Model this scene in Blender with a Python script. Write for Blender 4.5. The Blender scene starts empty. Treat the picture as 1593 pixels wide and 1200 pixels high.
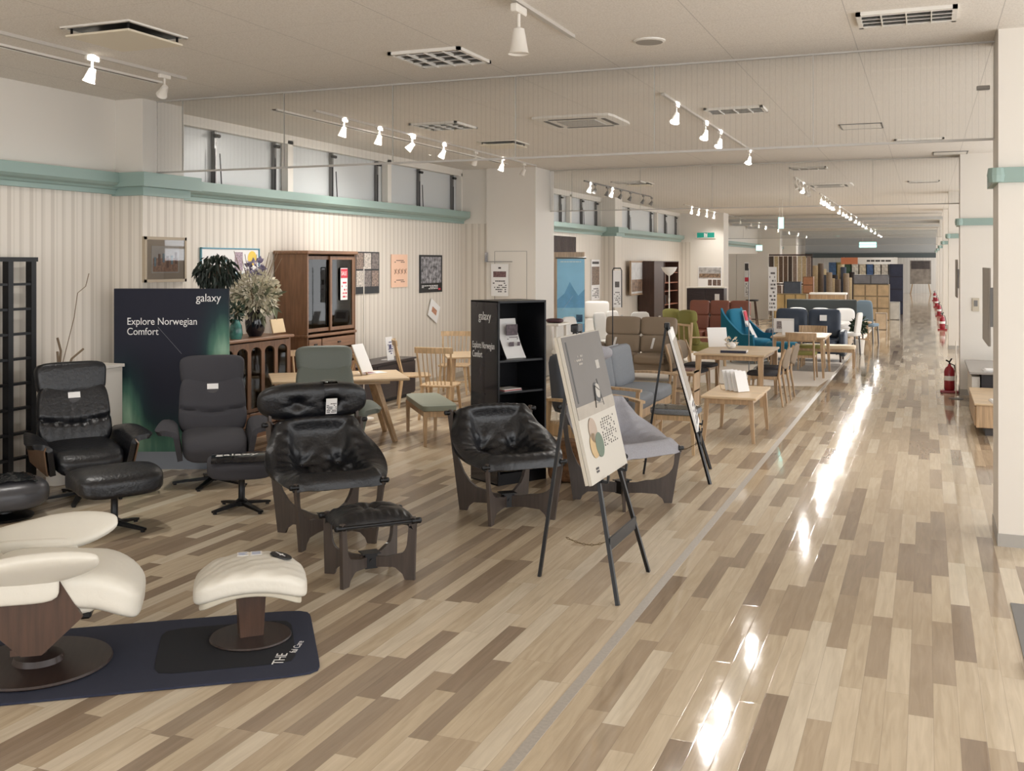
import bpy, math, random
from mathutils import Vector, Matrix
random.seed(7)
S = bpy.context.scene
COL = S.collection
PI = math.pi
def lin(c):
    return tuple(((v/255)/12.92 if v/255 <= .04045 else ((v/255+.055)/1.055)**2.4) for v in c[:3])
# ---------------------------------------------------------------- camera, world, exposure
FPX = 1616.0; CX = 796.5; HZ = 409.0; EYE = 2.0
YAW = math.radians(21.76)
cd = bpy.data.cameras.new('camera'); cam = bpy.data.objects.new('camera', cd); COL.objects.link(cam)
cam.location = (0, 0, EYE); cam.rotation_euler = (PI/2, 0, YAW)
cd.sensor_width = 36; cd.lens = 36*FPX/1593; cd.shift_y = -(600-HZ)/1593; cd.clip_end = 200
S.camera = cam
wd = bpy.data.worlds.new('world'); S.world = wd; wd.use_nodes = True
WB = wd.node_tree.nodes['Background']
WB.inputs[0].default_value = (.98, .99, 1.0, 1); WB.inputs[1].default_value = 2.2
S.view_settings.view_transform = 'Standard'; S.view_settings.look = 'None'
S.view_settings.exposure = 0.5; S.view_settings.gamma = 1; S.view_settings.use_curve_mapping = False
S.cycles.max_bounces = 8; S.cycles.diffuse_bounces = 4; S.cycles.glossy_bounces = 4
S.cycles.transparent_max_bounces = 16; S.cycles.transmission_bounces = 4
S.cycles.sample_clamp_indirect = 4.0; S.cycles.caustics_reflective = False; S.cycles.caustics_refractive = False
S.cycles.use_denoising = True
LAMP_W = 95.0          # one track spot
# ---------------------------------------------------------------- survey helpers (place to world)
CT, ST = math.cos(YAW), math.sin(YAW)
def W(L, D): return (L*CT-D*ST, L*ST+D*CT)
def G(px, py, z=0.0):            # point at height z
    D = FPX*(EYE-z)/(py-HZ); return W((px-CX)/FPX*D, D)
def atX(px, X):                  # Y where a sight line meets a plane of constant X
    r = (px-CX)/FPX; D = X/(r*CT-ST); return D*(r*ST+CT)
def atY(px, Y):
    r = (px-CX)/FPX; D = Y/(r*ST+CT); return D*(r*CT-ST)
def dep(X, Y): return -X*ST+Y*CT
def zat(py, X, Y): return EYE+(HZ-py)/FPX*dep(X, Y)
# ---------------------------------------------------------------- materials
MT = {}
def mat(name, col, rough=.5, metal=0, bump=0, bscale=40, var=0, vscale=3, stretch=(1,1,1), coat=0, emit=None, es=0, spec=.5, dark=None, alpha=1):
    if name in MT: return MT[name]
    m = bpy.data.materials.new(name); m.use_nodes = True; nt = m.node_tree; b = nt.nodes['Principled BSDF']
    c = lin(col); b.inputs['Base Color'].default_value = (*c, 1); b.inputs['Roughness'].default_value = rough
    b.inputs['Metallic'].default_value = metal; b.inputs['Coat Weight'].default_value = coat
    b.inputs['Specular IOR Level'].default_value = spec
    if emit: b.inputs['Emission Color'].default_value = (*lin(emit), 1); b.inputs['Emission Strength'].default_value = es
    tc = nt.nodes.new('ShaderNodeTexCoord'); mp = nt.nodes.new('ShaderNodeMapping'); mp.inputs['Scale'].default_value = stretch
    nt.links.new(tc.outputs['Object'], mp.inputs[0])
    if var or dark:
        n = nt.nodes.new('ShaderNodeTexNoise'); n.inputs['Scale'].default_value = vscale; n.inputs['Detail'].default_value = 5
        nt.links.new(mp.outputs[0], n.inputs['Vector'])
        r = nt.nodes.new('ShaderNodeValToRGB'); r.color_ramp.elements[0].position = .35; r.color_ramp.elements[1].position = .65
        d = lin(dark) if dark else tuple(v*(1-var) for v in c)
        r.color_ramp.elements[0].color = (*d, 1); r.color_ramp.elements[1].color = (*(tuple(min(1, v*(1+var*.5)) for v in c) if not dark else c), 1)
        nt.links.new(n.outputs[0], r.inputs[0]); nt.links.new(r.outputs[0], b.inputs['Base Color'])
    if bump:
        n2 = nt.nodes.new('ShaderNodeTexNoise'); n2.inputs['Scale'].default_value = bscale; n2.inputs['Detail'].default_value = 3
        nt.links.new(mp.outputs[0], n2.inputs['Vector'])
        bp = nt.nodes.new('ShaderNodeBump'); bp.inputs['Strength'].default_value = bump; bp.inputs['Distance'].default_value = .01
        nt.links.new(n2.outputs[0], bp.inputs['Height']); nt.links.new(bp.outputs[0], b.inputs['Normal'])
    if alpha < 1: b.inputs['Alpha'].default_value = alpha
    MT[name] = m; return m
def wood(name, col, dark=None, rough=.4, axis=0, coat=.1):
    st = [(1.2, 14, 14), (14, 1.2, 14), (14, 14, 1.2)][axis]
    return mat(name, col, rough, var=.22 if not dark else 0, dark=dark, vscale=3, stretch=st, coat=coat, bump=.05, bscale=9)
def glass_mat(name, tint=(.97, .98, .97), ior=1.45, wires=False, haze=0.0):
    m = bpy.data.materials.new(name); m.use_nodes = True; nt = m.node_tree; nt.nodes.clear(); L = nt.links.new
    out = nt.nodes.new('ShaderNodeOutputMaterial'); mix = nt.nodes.new('ShaderNodeMixShader')
    tr = nt.nodes.new('ShaderNodeBsdfTransparent'); tr.inputs[0].default_value = (*tint, 1)
    gl = nt.nodes.new('ShaderNodeBsdfGlossy'); gl.inputs['Roughness'].default_value = .02
    fr = nt.nodes.new('ShaderNodeFresnel'); fr.inputs[0].default_value = ior
    L(fr.outputs[0], mix.inputs[0]); L(tr.outputs[0], mix.inputs[1]); L(gl.outputs[0], mix.inputs[2]); last = mix
    if haze:
        df = nt.nodes.new('ShaderNodeBsdfDiffuse'); df.inputs[0].default_value = (.75, .75, .73, 1)
        m3 = nt.nodes.new('ShaderNodeMixShader'); m3.inputs[0].default_value = haze
        L(last.outputs[0], m3.inputs[1]); L(df.outputs[0], m3.inputs[2]); last = m3
    if wires:
        tc = nt.nodes.new('ShaderNodeTexCoord'); sx = nt.nodes.new('ShaderNodeSeparateXYZ'); L(tc.outputs['Object'], sx.inputs[0])
        a = nt.nodes.new('ShaderNodeMath'); a.operation = 'MULTIPLY'; a.inputs[1].default_value = 1/.045; L(sx.outputs[0], a.inputs[0])
        f = nt.nodes.new('ShaderNodeMath'); f.operation = 'FRACT'; L(a.outputs[0], f.inputs[0])
        l = nt.nodes.new('ShaderNodeMath'); l.operation = 'LESS_THAN'; l.inputs[1].default_value = .06; L(f.outputs[0], l.inputs[0])
        s = nt.nodes.new('ShaderNodeMath'); s.operation = 'MULTIPLY'; s.inputs[1].default_value = .10; L(l.outputs[0], s.inputs[0])
        d2 = nt.nodes.new('ShaderNodeBsdfDiffuse'); d2.inputs[0].default_value = (.28, .28, .27, 1)
        m2 = nt.nodes.new('ShaderNodeMixShader'); L(s.outputs[0], m2.inputs[0]); L(last.outputs[0], m2.inputs[1]); L(d2.outputs[0], m2.inputs[2]); last = m2
    L(last.outputs[0], out.inputs[0]); MT[name] = m; return m
# ---------------------------------------------------------------- mesh builder
class MB:
    def __init__(s): s.v = []; s.f = []; s.m = []; s.T = Matrix.Identity(4)
    def add(s, vs, fs, mi=0):
        o = len(s.v); s.v += [tuple(s.T @ Vector(p)) for p in vs]; s.f += [tuple(i+o for i in f) for f in fs]; s.m += [mi]*len(fs); return s
    def box(s, c, d, rot=None, mi=0, b=0.0):
        hx, hy, hz = d[0]/2, d[1]/2, d[2]/2
        R = Matrix.Identity(3)
        if rot: 
            from mathutils import Euler
            R = Euler(rot).to_matrix()
        b = min(b, hx*.45, hy*.45, hz*.45)
        if b <= 0:
            P = [(x*hx, y*hy, z*hz) for z in (-1, 1) for x, y in ((-1,-1),(1,-1),(1,1),(-1,1))]
            F = [(3,2,1,0),(4,5,6,7),(0,1,5,4),(1,2,6,5),(2,3,7,6),(3,0,4,7)]
        else:
            P = []; F = []
            # octagon-like bevel : 24 verts
            idx = {}
            for sx in (-1,1):
                for sy in (-1,1):
                    for sz in (-1,1):
                        for ax in range(3):
                            p = [sx*hx, sy*hy, sz*hz]
                            for k in range(3):
                                if k != ax: p[k] -= (sx,sy,sz)[k]*b
                            idx[(sx,sy,sz,ax)] = len(P); P.append(tuple(p))
            def q(*k): return tuple(idx[i] for i in k)
            for sx in (-1,1):
                f = q((sx,-1,-1,0),(sx,1,-1,0),(sx,1,1,0),(sx,-1,1,0)); F.append(f if sx>0 else f[::-1])
                f = q((-1,sx,-1,1),(-1,sx,1,1),(1,sx,1,1),(1,sx,-1,1)); F.append(f if sx>0 else f[::-1])
                f = q((-1,-1,sx,2),(1,-1,sx,2),(1,1,sx,2),(-1,1,sx,2)); F.append(f if sx>0 else f[::-1])
            for a in (-1,1):
                for c2 in (-1,1):
                    f = q((a,c2,-1,0),(a,c2,-1,1),(a,c2,1,1),(a,c2,1,0)); F.append(f if a*c2>0 else f[::-1])
                    f = q((a,-1,c2,0),(a,1,c2,0),(a,1,c2,2),(a,-1,c2,2)); F.append(f if a*c2>0 else f[::-1])
                    f = q((-1,a,c2,1),(-1,a,c2,2),(1,a,c2,2),(1,a,c2,1)); F.append(f if a*c2>0 else f[::-1])
                    for e in (-1,1):
                        f = q((a,c2,e,0),(a,c2,e,1),(a,c2,e,2)); F.append(f if a*c2*e>0 else f[::-1])
        P = [tuple(R @ Vector(p) + Vector(c)) for p in P]
        return s.add(P, F, mi)
    def bar(s, p0, p1, w, d=None, w1=None, d1=None, mi=0, up=(0,0,1)):   # tapered rectangular bar
        d = d or w; w1 = w1 or w; d1 = d1 or (d*w1/w)
        p0 = Vector(p0); p1 = Vector(p1); t = (p1-p0).normalized(); u = Vector(up)
        if abs(t.dot(u)) > .95: u = Vector((1, 0, 0))
        a = t.cross(u).normalized(); c = a.cross(t).normalized()
        if abs(Vector(up).dot(t)) > .95: a, c = c, a
        P = []
        for p, ww, dd in ((p0, w, d), (p1, w1, d1)):
            for x, y in ((-1,-1),(1,-1),(1,1),(-1,1)): P.append(tuple(p+a*x*ww/2+c*y*dd/2))
        return s.add(P, [(3,2,1,0),(4,5,6,7),(0,1,5,4),(1,2,6,5),(2,3,7,6),(3,0,4,7)], mi)
    def tube(s, pts, r, n=8, mi=0, r1=None, flat=1.0):
        pts = [Vector(p) for p in pts]; N = len(pts); P = []; F = []
        prev = None
        for i, p in enumerate(pts):
            t = (pts[min(i+1, N-1)]-pts[max(i-1, 0)]).normalized()
            if prev is None:
                u = Vector((0, 0, 1)) if abs(t.z) < .9 else Vector((1, 0, 0)); a = t.cross(u).normalized()
            else: a = (prev-t*prev.dot(t)).normalized()
            prev = a; c = t.cross(a)
            rr = r[i] if isinstance(r, (list, tuple)) else (r if r1 is None else r+(r1-r)*i/(N-1))
            for k in range(n):
                an = 2*PI*k/n; P.append(tuple(p+a*math.cos(an)*rr+c*math.sin(an)*rr*flat))
        for i in range(N-1):
            for k in range(n): F.append((i*n+k, i*n+(k+1)%n, (i+1)*n+(k+1)%n, (i+1)*n+k))
        F.append(tuple(range(n))[::-1]); F.append(tuple((N-1)*n+k for k in range(n)))
        return s.add(P, F, mi)
    def cyl(s, p0, p1, r, r1=None, n=16, mi=0): return s.tube([p0, p1], [r, r if r1 is None else r1], n, mi)
    def lathe(s, prof, c=(0,0,0), n=24, mi=0, sy=1.0):
        P = []; F = []; N = len(prof)
        for r, z in prof:
            for k in range(n):
                a = 2*PI*k/n; P.append((c[0]+r*math.cos(a), c[1]+r*math.sin(a)*sy, c[2]+z))
        for i in range(N-1):
            for k in range(n): F.append((i*n+k, i*n+(k+1)%n, (i+1)*n+(k+1)%n, (i+1)*n+k))
        F.append(tuple(range(n))[::-1]); F.append(tuple((N-1)*n+k for k in range(n)))
        return s.add(P, F, mi)
    def prism(s, poly, th, frame=None, mi=0):    # poly in local (x,z), thickness along y; frame = Matrix
        M4 = frame or Matrix.Identity(4); n = len(poly)
        P = [tuple(M4 @ Vector((x, -th/2, z))) for x, z in poly]+[tuple(M4 @ Vector((x, th/2, z))) for x, z in poly]
        F = [tuple(range(n)), tuple(range(2*n-1, n-1, -1))]+[((i+1)%n, i, n+i, n+(i+1)%n) for i in range(n)]
        return s.add(P, F, mi)
    def pill(s, c, d, p=5, n=8, rot=None, fn=None, mi=0):     # soft rounded block
        from mathutils import Euler
        R = Euler(rot).to_matrix() if rot else Matrix.Identity(3)
        vi = {}; P = []; F = []
        def key(a): return tuple(round(t, 5) for t in a)
        def vert(a):
            k = key(a)
            if k in vi: return vi[k]
            q = Vector([math.tan(t*PI/4) for t in a]); nm = sum(abs(t)**p for t in q)**(1/p); q = q/nm
            w = Vector((q.x*d[0]/2, q.y*d[1]/2, q.z*d[2]/2))
            if fn: w = Vector(fn(w, q))
            w = R @ w + Vector(c); vi[k] = len(P); P.append(tuple(w)); return vi[k]
        for ax in range(3):
            for sg in (-1, 1):
                for i in range(n):
                    for j in range(n):
                        q = []
                        for di, dj in ((0,0),(1,0),(1,1),(0,1)):
                            a = [0,0,0]; a[ax] = sg; a[(ax+1)%3] = -1+2*(i+di)/n; a[(ax+2)%3] = -1+2*(j+dj)/n; q.append(vert(a))
                        F.append(tuple(q) if sg > 0 else tuple(q[::-1]))
        return s.add(P, F, mi)
    def sheet(s, fn, nu, nv, th=0.0, mi=0):      # parametric surface fn(u,v)->Vector, closed with thickness along normal
        top = [[Vector(fn(i/nu, j/nv)) for j in range(nv+1)] for i in range(nu+1)]
        P = []; idx = lambda k, i, j: k*(nu+1)*(nv+1)+i*(nv+1)+j
        N = [[None]*(nv+1) for _ in range(nu+1)]
        for i in range(nu+1):
            for j in range(nv+1):
                du = top[min(i+1,nu)][j]-top[max(i-1,0)][j]; dv = top[i][min(j+1,nv)]-top[i][max(j-1,0)]
                nn = du.cross(dv); N[i][j] = nn.normalized() if nn.length > 1e-9 else Vector((0,0,1))
        for i in range(nu+1):
            for j in range(nv+1): P.append(tuple(top[i][j]))
        for i in range(nu+1):
            for j in range(nv+1): P.append(tuple(top[i][j]-N[i][j]*(th(i/nu, j/nv) if callable(th) else th)))
        F = []
        for i in range(nu):
            for j in range(nv):
                F.append((idx(0,i,j), idx(0,i+1,j), idx(0,i+1,j+1), idx(0,i,j+1))); F.append((idx(1,i,j), idx(1,i,j+1), idx(1,i+1,j+1), idx(1,i+1,j)))
        for i in range(nu):
            F.append((idx(0,i,0), idx(1,i,0), idx(1,i+1,0), idx(0,i+1,0))); F.append((idx(0,i,nv), idx(0,i+1,nv), idx(1,i+1,nv), idx(1,i,nv)))
        for j in range(nv):
            F.append((idx(0,0,j), idx(0,0,j+1), idx(1,0,j+1), idx(1,0,j))); F.append((idx(0,nu,j), idx(1,nu,j), idx(1,nu,j+1), idx(0,nu,j+1)))
        return s.add(P, F, mi)
    def build(s, name, m, parent=None, smooth=False, loc=None, kind=None):
        me = bpy.data.meshes.new(name); me.from_pydata(s.v, [], s.f)
        for q in (m if isinstance(m, (list, tuple)) else [m]): me.materials.append(q)
        me.polygons.foreach_set('material_index', s.m)
        me.validate(); me.update()
        if smooth:
            me.polygons.foreach_set('use_smooth', [True]*len(me.polygons))
            try: me.set_sharp_from_angle(angle=math.radians(50 if smooth is True else smooth))
            except Exception: pass
        o = bpy.data.objects.new(name, me); COL.objects.link(o)
        if parent: o.parent = parent
        if loc: o.location = loc
        if kind: o['kind'] = kind
        return o
ORD = ['first', 'second', 'third', 'fourth', 'fifth', 'sixth', 'seventh', 'eighth', 'ninth', 'tenth', 'eleventh', 'twelfth', 'thirteenth', 'fourteenth', 'fifteenth', 'sixteenth', 'seventeenth', 'eighteenth', 'nineteenth', 'twentieth']
def tag(o, label, cat, group=None):
    o['label'] = label; o['category'] = cat
    if group: o['group'] = group
    return o
def thing(name, label, cat, loc=(0,0,0), rz=0, group=None):
    o = bpy.data.objects.new(name, None); COL.objects.link(o); o.empty_display_size = .1
    o.location = (*loc, 0)[:3] if len(loc) == 2 else loc; o.rotation_euler = (0, 0, rz); return tag(o, label, cat, group)
def dup(root, loc, rz=None, label=None, group=None):
    def cp(o, par):
        c = o.copy(); COL.objects.link(c); c.parent = par
        for ch in [x for x in o.children]: cp(ch, c)
        return c
    r = cp(root, None); r.location = (*loc, 0)[:3] if len(loc) == 2 else loc
    if rz is not None: r.rotation_euler = (0, 0, rz)
    if label: r['label'] = label
    if group: r['group'] = group
    return r
def face(dx, dy): return math.atan2(dx, -dy)          # heading so that local -y looks along (dx,dy)
def cface(l, d): x, y = W(l, d); return face(x, y)    # heading given in eye-frame terms
def text(name, s, size, m, parent, loc, rot=(PI/2, 0, 0), ext=.0008, align='LEFT', sx=1.0, spacing=1.0):
    c = bpy.data.curves.new(name, 'FONT'); c.body = s; c.size = size; c.extrude = ext; c.align_x = align; c.space_line = spacing
    c.materials.append(m); o = bpy.data.objects.new(name, c); COL.objects.link(o)
    o.parent = parent; o.location = loc; o.rotation_euler = rot; o.scale = (sx, 1, 1); return o
def scribble(mb, x0, x1, z0, z1, rows, y, mi, fill=.8, th=.001, seed=0):   # rows of small printed words
    rr = random.Random(seed); h = (z1-z0)/rows
    for r in range(rows):
        x = x0; z = z1-(r+.5)*h
        while x < x1-.004:
            w = min((x1-x0)*rr.uniform(.06, .2), x1-x)
            if rr.random() < fill: mb.box((x+w*.45, y, z), (w*.85, th, h*.5), mi=mi)
            x += w
# ---------------------------------------------------------------- palette
WHITE = mat('white_paint', (226, 220, 211), .55, bump=.03, bscale=200)
CREAM = mat('cream_paint', (222, 213, 200), .6, bump=.03, bscale=150)
GREEN = mat('sage_moulding', (146, 168, 161), .45)
BLACK = mat('black_lacquer', (14, 14, 17), .4, spec=.4)
BLACKM = mat('black_metal', (18, 18, 20), .35, metal=.3)
CHROME = mat('chrome', (190, 190, 195), .18, metal=1)
STEEL = mat('brushed_steel', (120, 118, 116), .35, metal=.8)
GREYP = mat('grey_plastic', (120, 118, 116), .5)
LEATHER = mat('black_leather', (15, 16, 21), .36, bump=.35, bscale=40, spec=.6)
LEATHERW = mat('ivory_leather', (226, 221, 209), .38, bump=.25, bscale=22)
CHARF = mat('charcoal_fabric', (62, 61, 66), .9, bump=.4, bscale=350)
OLIVEL = mat('grey_green_leather', (104, 110, 102), .45, bump=.15, bscale=60)
GREYF = mat('heather_grey_fabric', (166, 165, 171), .92, bump=.5, bscale=300, var=.12, vscale=160)
BLUEGREYF = mat('blue_grey_fabric', (128, 132, 138), .92, bump=.5, bscale=300, var=.15, vscale=140)
DGREYF = mat('slate_fabric', (84, 88, 96), .92, bump=.4, bscale=300)
BEIGEF = mat('taupe_fabric', (150, 134, 116), .85, bump=.3, bscale=200)
GREENF = mat('moss_fabric', (142, 138, 76), .9, bump=.4, bscale=250)
BLUEF = mat('teal_blue_fabric', (28, 112, 142), .9, bump=.3, bscale=250)
BROWNL = mat('brown_leather', (134, 82, 66), .42, bump=.2, bscale=40)
NAVYL = mat('navy_leather', (48, 58, 74), .35, bump=.2, bscale=40)
WALNUT = wood('walnut', (78, 55, 42), rough=.38, axis=2)
WENGE = wood('wenge_plywood', (74, 64, 58), rough=.5, axis=2)
DARKWOOD = wood('dark_brown_wood', (66, 42, 32), rough=.4, axis=2)
REDWOOD = wood('reddish_cabinet_wood', (128, 92, 66), rough=.42, axis=2)
REDWOODX = wood('reddish_cabinet_wood_rail', (134, 98, 72), rough=.42, axis=0)
OAK = wood('oak', (190, 160, 126), rough=.45, axis=2)
OAKX = wood('oak_top', (208, 182, 148), rough=.42, axis=0)
BEECH = wood('pale_beech', (206, 176, 138), rough=.42, axis=2)
EBONY = wood('ebony_veneer', (52, 42, 46), rough=.35, axis=0)
PAPER = mat('white_paper', (236, 234, 232), .6)
INK = mat('printed_ink', (70, 66, 66), .6)
PLAST = glass_mat('clear_plastic_film', (.93, .93, .94), 1.25)
GLASS = glass_mat('cabinet_glass', (.8, .82, .8), 1.5)
PINK = mat('sale_red', (206, 52, 70), .5)
SHADE = mat('lamp_glass_shade', (236, 232, 226), .4)
LENS = mat('lamp_lens', (255, 255, 255), .3, emit=(255, 250, 242), es=55)
# ================================================================ THE SETTING
def floor_mat():
    m = bpy.data.materials.new('plank_floor'); m.use_nodes = True; nt = m.node_tree; L = nt.links.new; b = nt.nodes['Principled BSDF']
    def mth(op, a, c=None, c2=None):
        n = nt.nodes.new('ShaderNodeMath'); n.operation = op
        for i, v in enumerate((a, c, c2)):
            if v is None: continue
            if isinstance(v, (int, float)): n.inputs[i].default_value = v
            else: L(v, n.inputs[i])
        return n.outputs[0]
    tc = nt.nodes.new('ShaderNodeTexCoord'); sp = nt.nodes.new('ShaderNodeSeparateXYZ'); L(tc.outputs['Object'], sp.inputs[0])
    X, Y = sp.outputs[0], sp.outputs[1]
    u = mth('MULTIPLY', mth('ADD', X, 50.03), 1/.103); cu = mth('FLOOR', u); fu = mth('FRACT', u)
    wn = nt.nodes.new('ShaderNodeTexWhiteNoise'); wn.noise_dimensions = '1D'; L(cu, wn.inputs['W'])
    v = mth('ADD', mth('MULTIPLY', Y, 1/.92), mth('MULTIPLY', wn.outputs['Value'], 7.0)); cv = mth('FLOOR', v); fv = mth('FRACT', v)
    cb = nt.nodes.new('ShaderNodeCombineXYZ'); L(cu, cb.inputs[0]); L(cv, cb.inputs[1])
    w2 = nt.nodes.new('ShaderNodeTexWhiteNoise'); w2.noise_dimensions = '2D'; L(cb.outputs[0], w2.inputs['Vector'])
    rp = nt.nodes.new('ShaderNodeValToRGB'); rp.color_ramp.interpolation = 'CONSTANT'
    cols = [(0, (208, 192, 168)), (.22, (199, 182, 157)), (.42, (187, 169, 145)), (.58, (214, 201, 180)), (.70, (171, 153, 131)), (.80, (150, 132, 113)), (.92, (158, 141, 122))]
    e = rp.color_ramp.elements
    for i, (p, c) in enumerate(cols):
        if i < 2: e[i].position = p; e[i].color = (*lin(c), 1)
        else: q = e.new(p); q.color = (*lin(c), 1)
    L(w2.outputs['Value'], rp.inputs[0])
    gv = nt.nodes.new('ShaderNodeCombineXYZ'); L(mth('MULTIPLY', X, 34), gv.inputs[0]); L(mth('MULTIPLY', Y, 2.6), gv.inputs[1]); L(mth('MULTIPLY', w2.outputs['Value'], 40), gv.inputs[2])
    gn = nt.nodes.new('ShaderNodeTexNoise'); gn.inputs['Scale'].default_value = 1; gn.inputs['Detail'].default_value = 6; gn.inputs['Distortion'].default_value = .8; L(gv.outputs[0], gn.inputs['Vector'])
    gr = nt.nodes.new('ShaderNodeValToRGB'); gr.color_ramp.elements[0].position = .3; gr.color_ramp.elements[1].position = .7
    gr.color_ramp.elements[0].color = (.86, .84, .81, 1); gr.color_ramp.elements[1].color = (1.06, 1.06, 1.05, 1); L(gn.outputs[0], gr.inputs[0])
    mx = nt.nodes.new('ShaderNodeMix'); mx.data_type = 'RGBA'; mx.blend_type = 'MULTIPLY'; mx.inputs[0].default_value = 1; L(rp.outputs[0], mx.inputs[6]); L(gr.outputs[0], mx.inputs[7])
    # seams
    eu = mth('MINIMUM', fu, mth('SUBTRACT', 1, fu)); ev = mth('MINIMUM', fv, mth('SUBTRACT', 1, fv))
    seam = mth('MINIMUM', mth('MULTIPLY', eu, .103), mth('MULTIPLY', ev, .92))
    sm = mth('LESS_THAN', seam, .0011)
    m2 = nt.nodes.new('ShaderNodeMix'); m2.data_type = 'RGBA'; L(mth('MULTIPLY', sm, .35), m2.inputs[0]); L(mx.outputs[2], m2.inputs[6]); m2.inputs[7].default_value = (.12, .09, .07, 1)
    L(m2.outputs[2], b.inputs['Base Color'])
    # waxed aisle is glossier than the carpet side
    aisle = mth('GREATER_THAN', X, -1.53)
    wx = nt.nodes.new('ShaderNodeTexNoise'); wx.inputs['Scale'].default_value = 1.3; wx.inputs['Detail'].default_value = 4; L(tc.outputs['Object'], wx.inputs['Vector'])
    rg = mth('ADD', mth('MULTIPLY', aisle, -.17), mth('ADD', .21, mth('MULTIPLY', wx.outputs[0], .06)))
    L(rg, b.inputs['Roughness'])
    b.inputs['Specular IOR Level'].default_value = .5
    bn = nt.nodes.new('ShaderNodeTexNoise'); bn.inputs['Scale'].default_value = 26; bn.inputs['Detail'].default_value = 3; L(tc.outputs['Object'], bn.inputs['Vector'])
    bn2 = nt.nodes.new('ShaderNodeTexNoise'); bn2.inputs['Scale'].default_value = 3.2; L(tc.outputs['Object'], bn2.inputs['Vector'])
    h = mth('ADD', mth('MULTIPLY', mth('MINIMUM', seam, .004), 22), mth('ADD', mth('MULTIPLY', bn.outputs[0], .15), mth('MULTIPLY', bn2.outputs[0], .8)))
    h = mth('ADD', h, mth('MULTIPLY', w2.outputs['Value'], .05))
    bp = nt.nodes.new('ShaderNodeBump'); bp.inputs['Strength'].default_value = .22; bp.inputs['Distance'].default_value = .006; L(h, bp.inputs['Height']); L(bp.outputs[0], b.inputs['Normal'])
    return m
def stripe_mat():
    m = bpy.data.materials.new('striped_wallpaper'); m.use_nodes = True; nt = m.node_tree; L = nt.links.new; b = nt.nodes['Principled BSDF']
    tc = nt.nodes.new('ShaderNodeTexCoord'); sp = nt.nodes.new('ShaderNodeSeparateXYZ'); L(tc.outputs['Object'], sp.inputs[0])
    ad = nt.nodes.new('ShaderNodeMath'); ad.operation = 'ADD'; L(sp.outputs[0], ad.inputs[0]); L(sp.outputs[1], ad.inputs[1])
    mu = nt.nodes.new('ShaderNodeMath'); mu.operation = 'MULTIPLY'; mu.inputs[1].default_value = 1/.25; L(ad.outputs[0], mu.inputs[0])
    fr = nt.nodes.new('ShaderNodeMath'); fr.operation = 'FRACT'; L(mu.outputs[0], fr.inputs[0])
    rp = nt.nodes.new('ShaderNodeValToRGB'); e = rp.color_ramp.elements; rp.color_ramp.interpolation = 'CONSTANT'
    a = (*lin((224, 216, 205)), 1); c = (*lin((206, 197, 185)), 1); d = (*lin((215, 207, 195)), 1)
    e[0].position = 0; e[0].color = a; e[1].position = .26; e[1].color = c
    for p, q in ((.44, a), (.52, d), (.60, a), (.80, c), (.90, d)):
        k = e.new(p); k.color = q
    L(fr.outputs[0], rp.inputs[0]); L(rp.outputs[0], b.inputs['Base Color']); b.inputs['Roughness'].default_value = .6
    return m
def ceil_mat():
    m = bpy.data.materials.new('ceiling_board'); m.use_nodes = True; nt = m.node_tree; L = nt.links.new; b = nt.nodes['Principled BSDF']
    tc = nt.nodes.new('ShaderNodeTexCoord')
    n = nt.nodes.new('ShaderNodeTexNoise'); n.inputs['Scale'].default_value = 85; n.inputs['Detail'].default_value = 4; L(tc.outputs['Object'], n.inputs['Vector'])
    rp = nt.nodes.new('ShaderNodeValToRGB'); rp.color_ramp.elements[0].position = .36; rp.color_ramp.elements[0].color = (*lin((218, 211, 202)), 1)
    rp.color_ramp.elements[1].position = .56; rp.color_ramp.elements[1].color = (*lin((232, 226, 218)), 1); L(n.outputs[0], rp.inputs[0])
    sp = nt.nodes.new('ShaderNodeSeparateXYZ'); L(tc.outputs['Object'], sp.inputs[0])
    def line(o, per, off, w):
        a = nt.nodes.new('ShaderNodeMath'); a.operation = 'ADD'; a.inputs[1].default_value = off; L(o, a.inputs[0])
        q = nt.nodes.new('ShaderNodeMath'); q.operation = 'PINGPONG'; q.inputs[1].default_value = per/2; L(a.outputs[0], q.inputs[0])
        l = nt.nodes.new('ShaderNodeMath'); l.operation = 'LESS_THAN'; l.inputs[1].default_value = w; L(q.outputs[0], l.inputs[0]); return l.outputs[0]
    a = line(sp.outputs[0], .955, 100*.955-.46, .0035); c = line(sp.outputs[1], .91, 91+.2, .0016)
    mxm = nt.nodes.new('ShaderNodeMath'); mxm.operation = 'MAXIMUM'; L(a, mxm.inputs[0]); L(c, mxm.inputs[1])
    ml = nt.nodes.new('ShaderNodeMath'); ml.operation = 'MULTIPLY'; ml.inputs[1].default_value = .4; L(mxm.outputs[0], ml.inputs[0])
    mx = nt.nodes.new('ShaderNodeMix'); mx.data_type = 'RGBA'; L(ml.outputs[0], mx.inputs[0]); L(rp.outputs[0], mx.inputs[6]); mx.inputs[7].default_value = (.25, .23, .21, 1)
    L(mx.outputs[2], b.inputs['Base Color']); b.inputs['Roughness'].default_value = .75
    return m
CEIL = ceil_mat(); STRIPE = stripe_mat(); FLOORM = floor_mat()
CH = 3.65; XL = -7.65; YE = 74.0; Y0 = -5.0; XR = 3.6
def struct(name, mb, m, parent=None, smooth=False): return mb.build(name, m, parent, smooth, kind=None if parent else 'structure')
struct('floor', MB().box(((XL+XR)/2, (Y0+YE)/2, -.05), (XR-XL+.4, YE-Y0+.4, .1)), FLOORM)
struct('ceiling', MB().box(((XL+XR)/2, (Y0+YE)/2, CH+.05), (XR-XL+.4, YE-Y0+.4, .1)), CEIL)
FZ0, FZ1 = 2.69, 2.90
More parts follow.
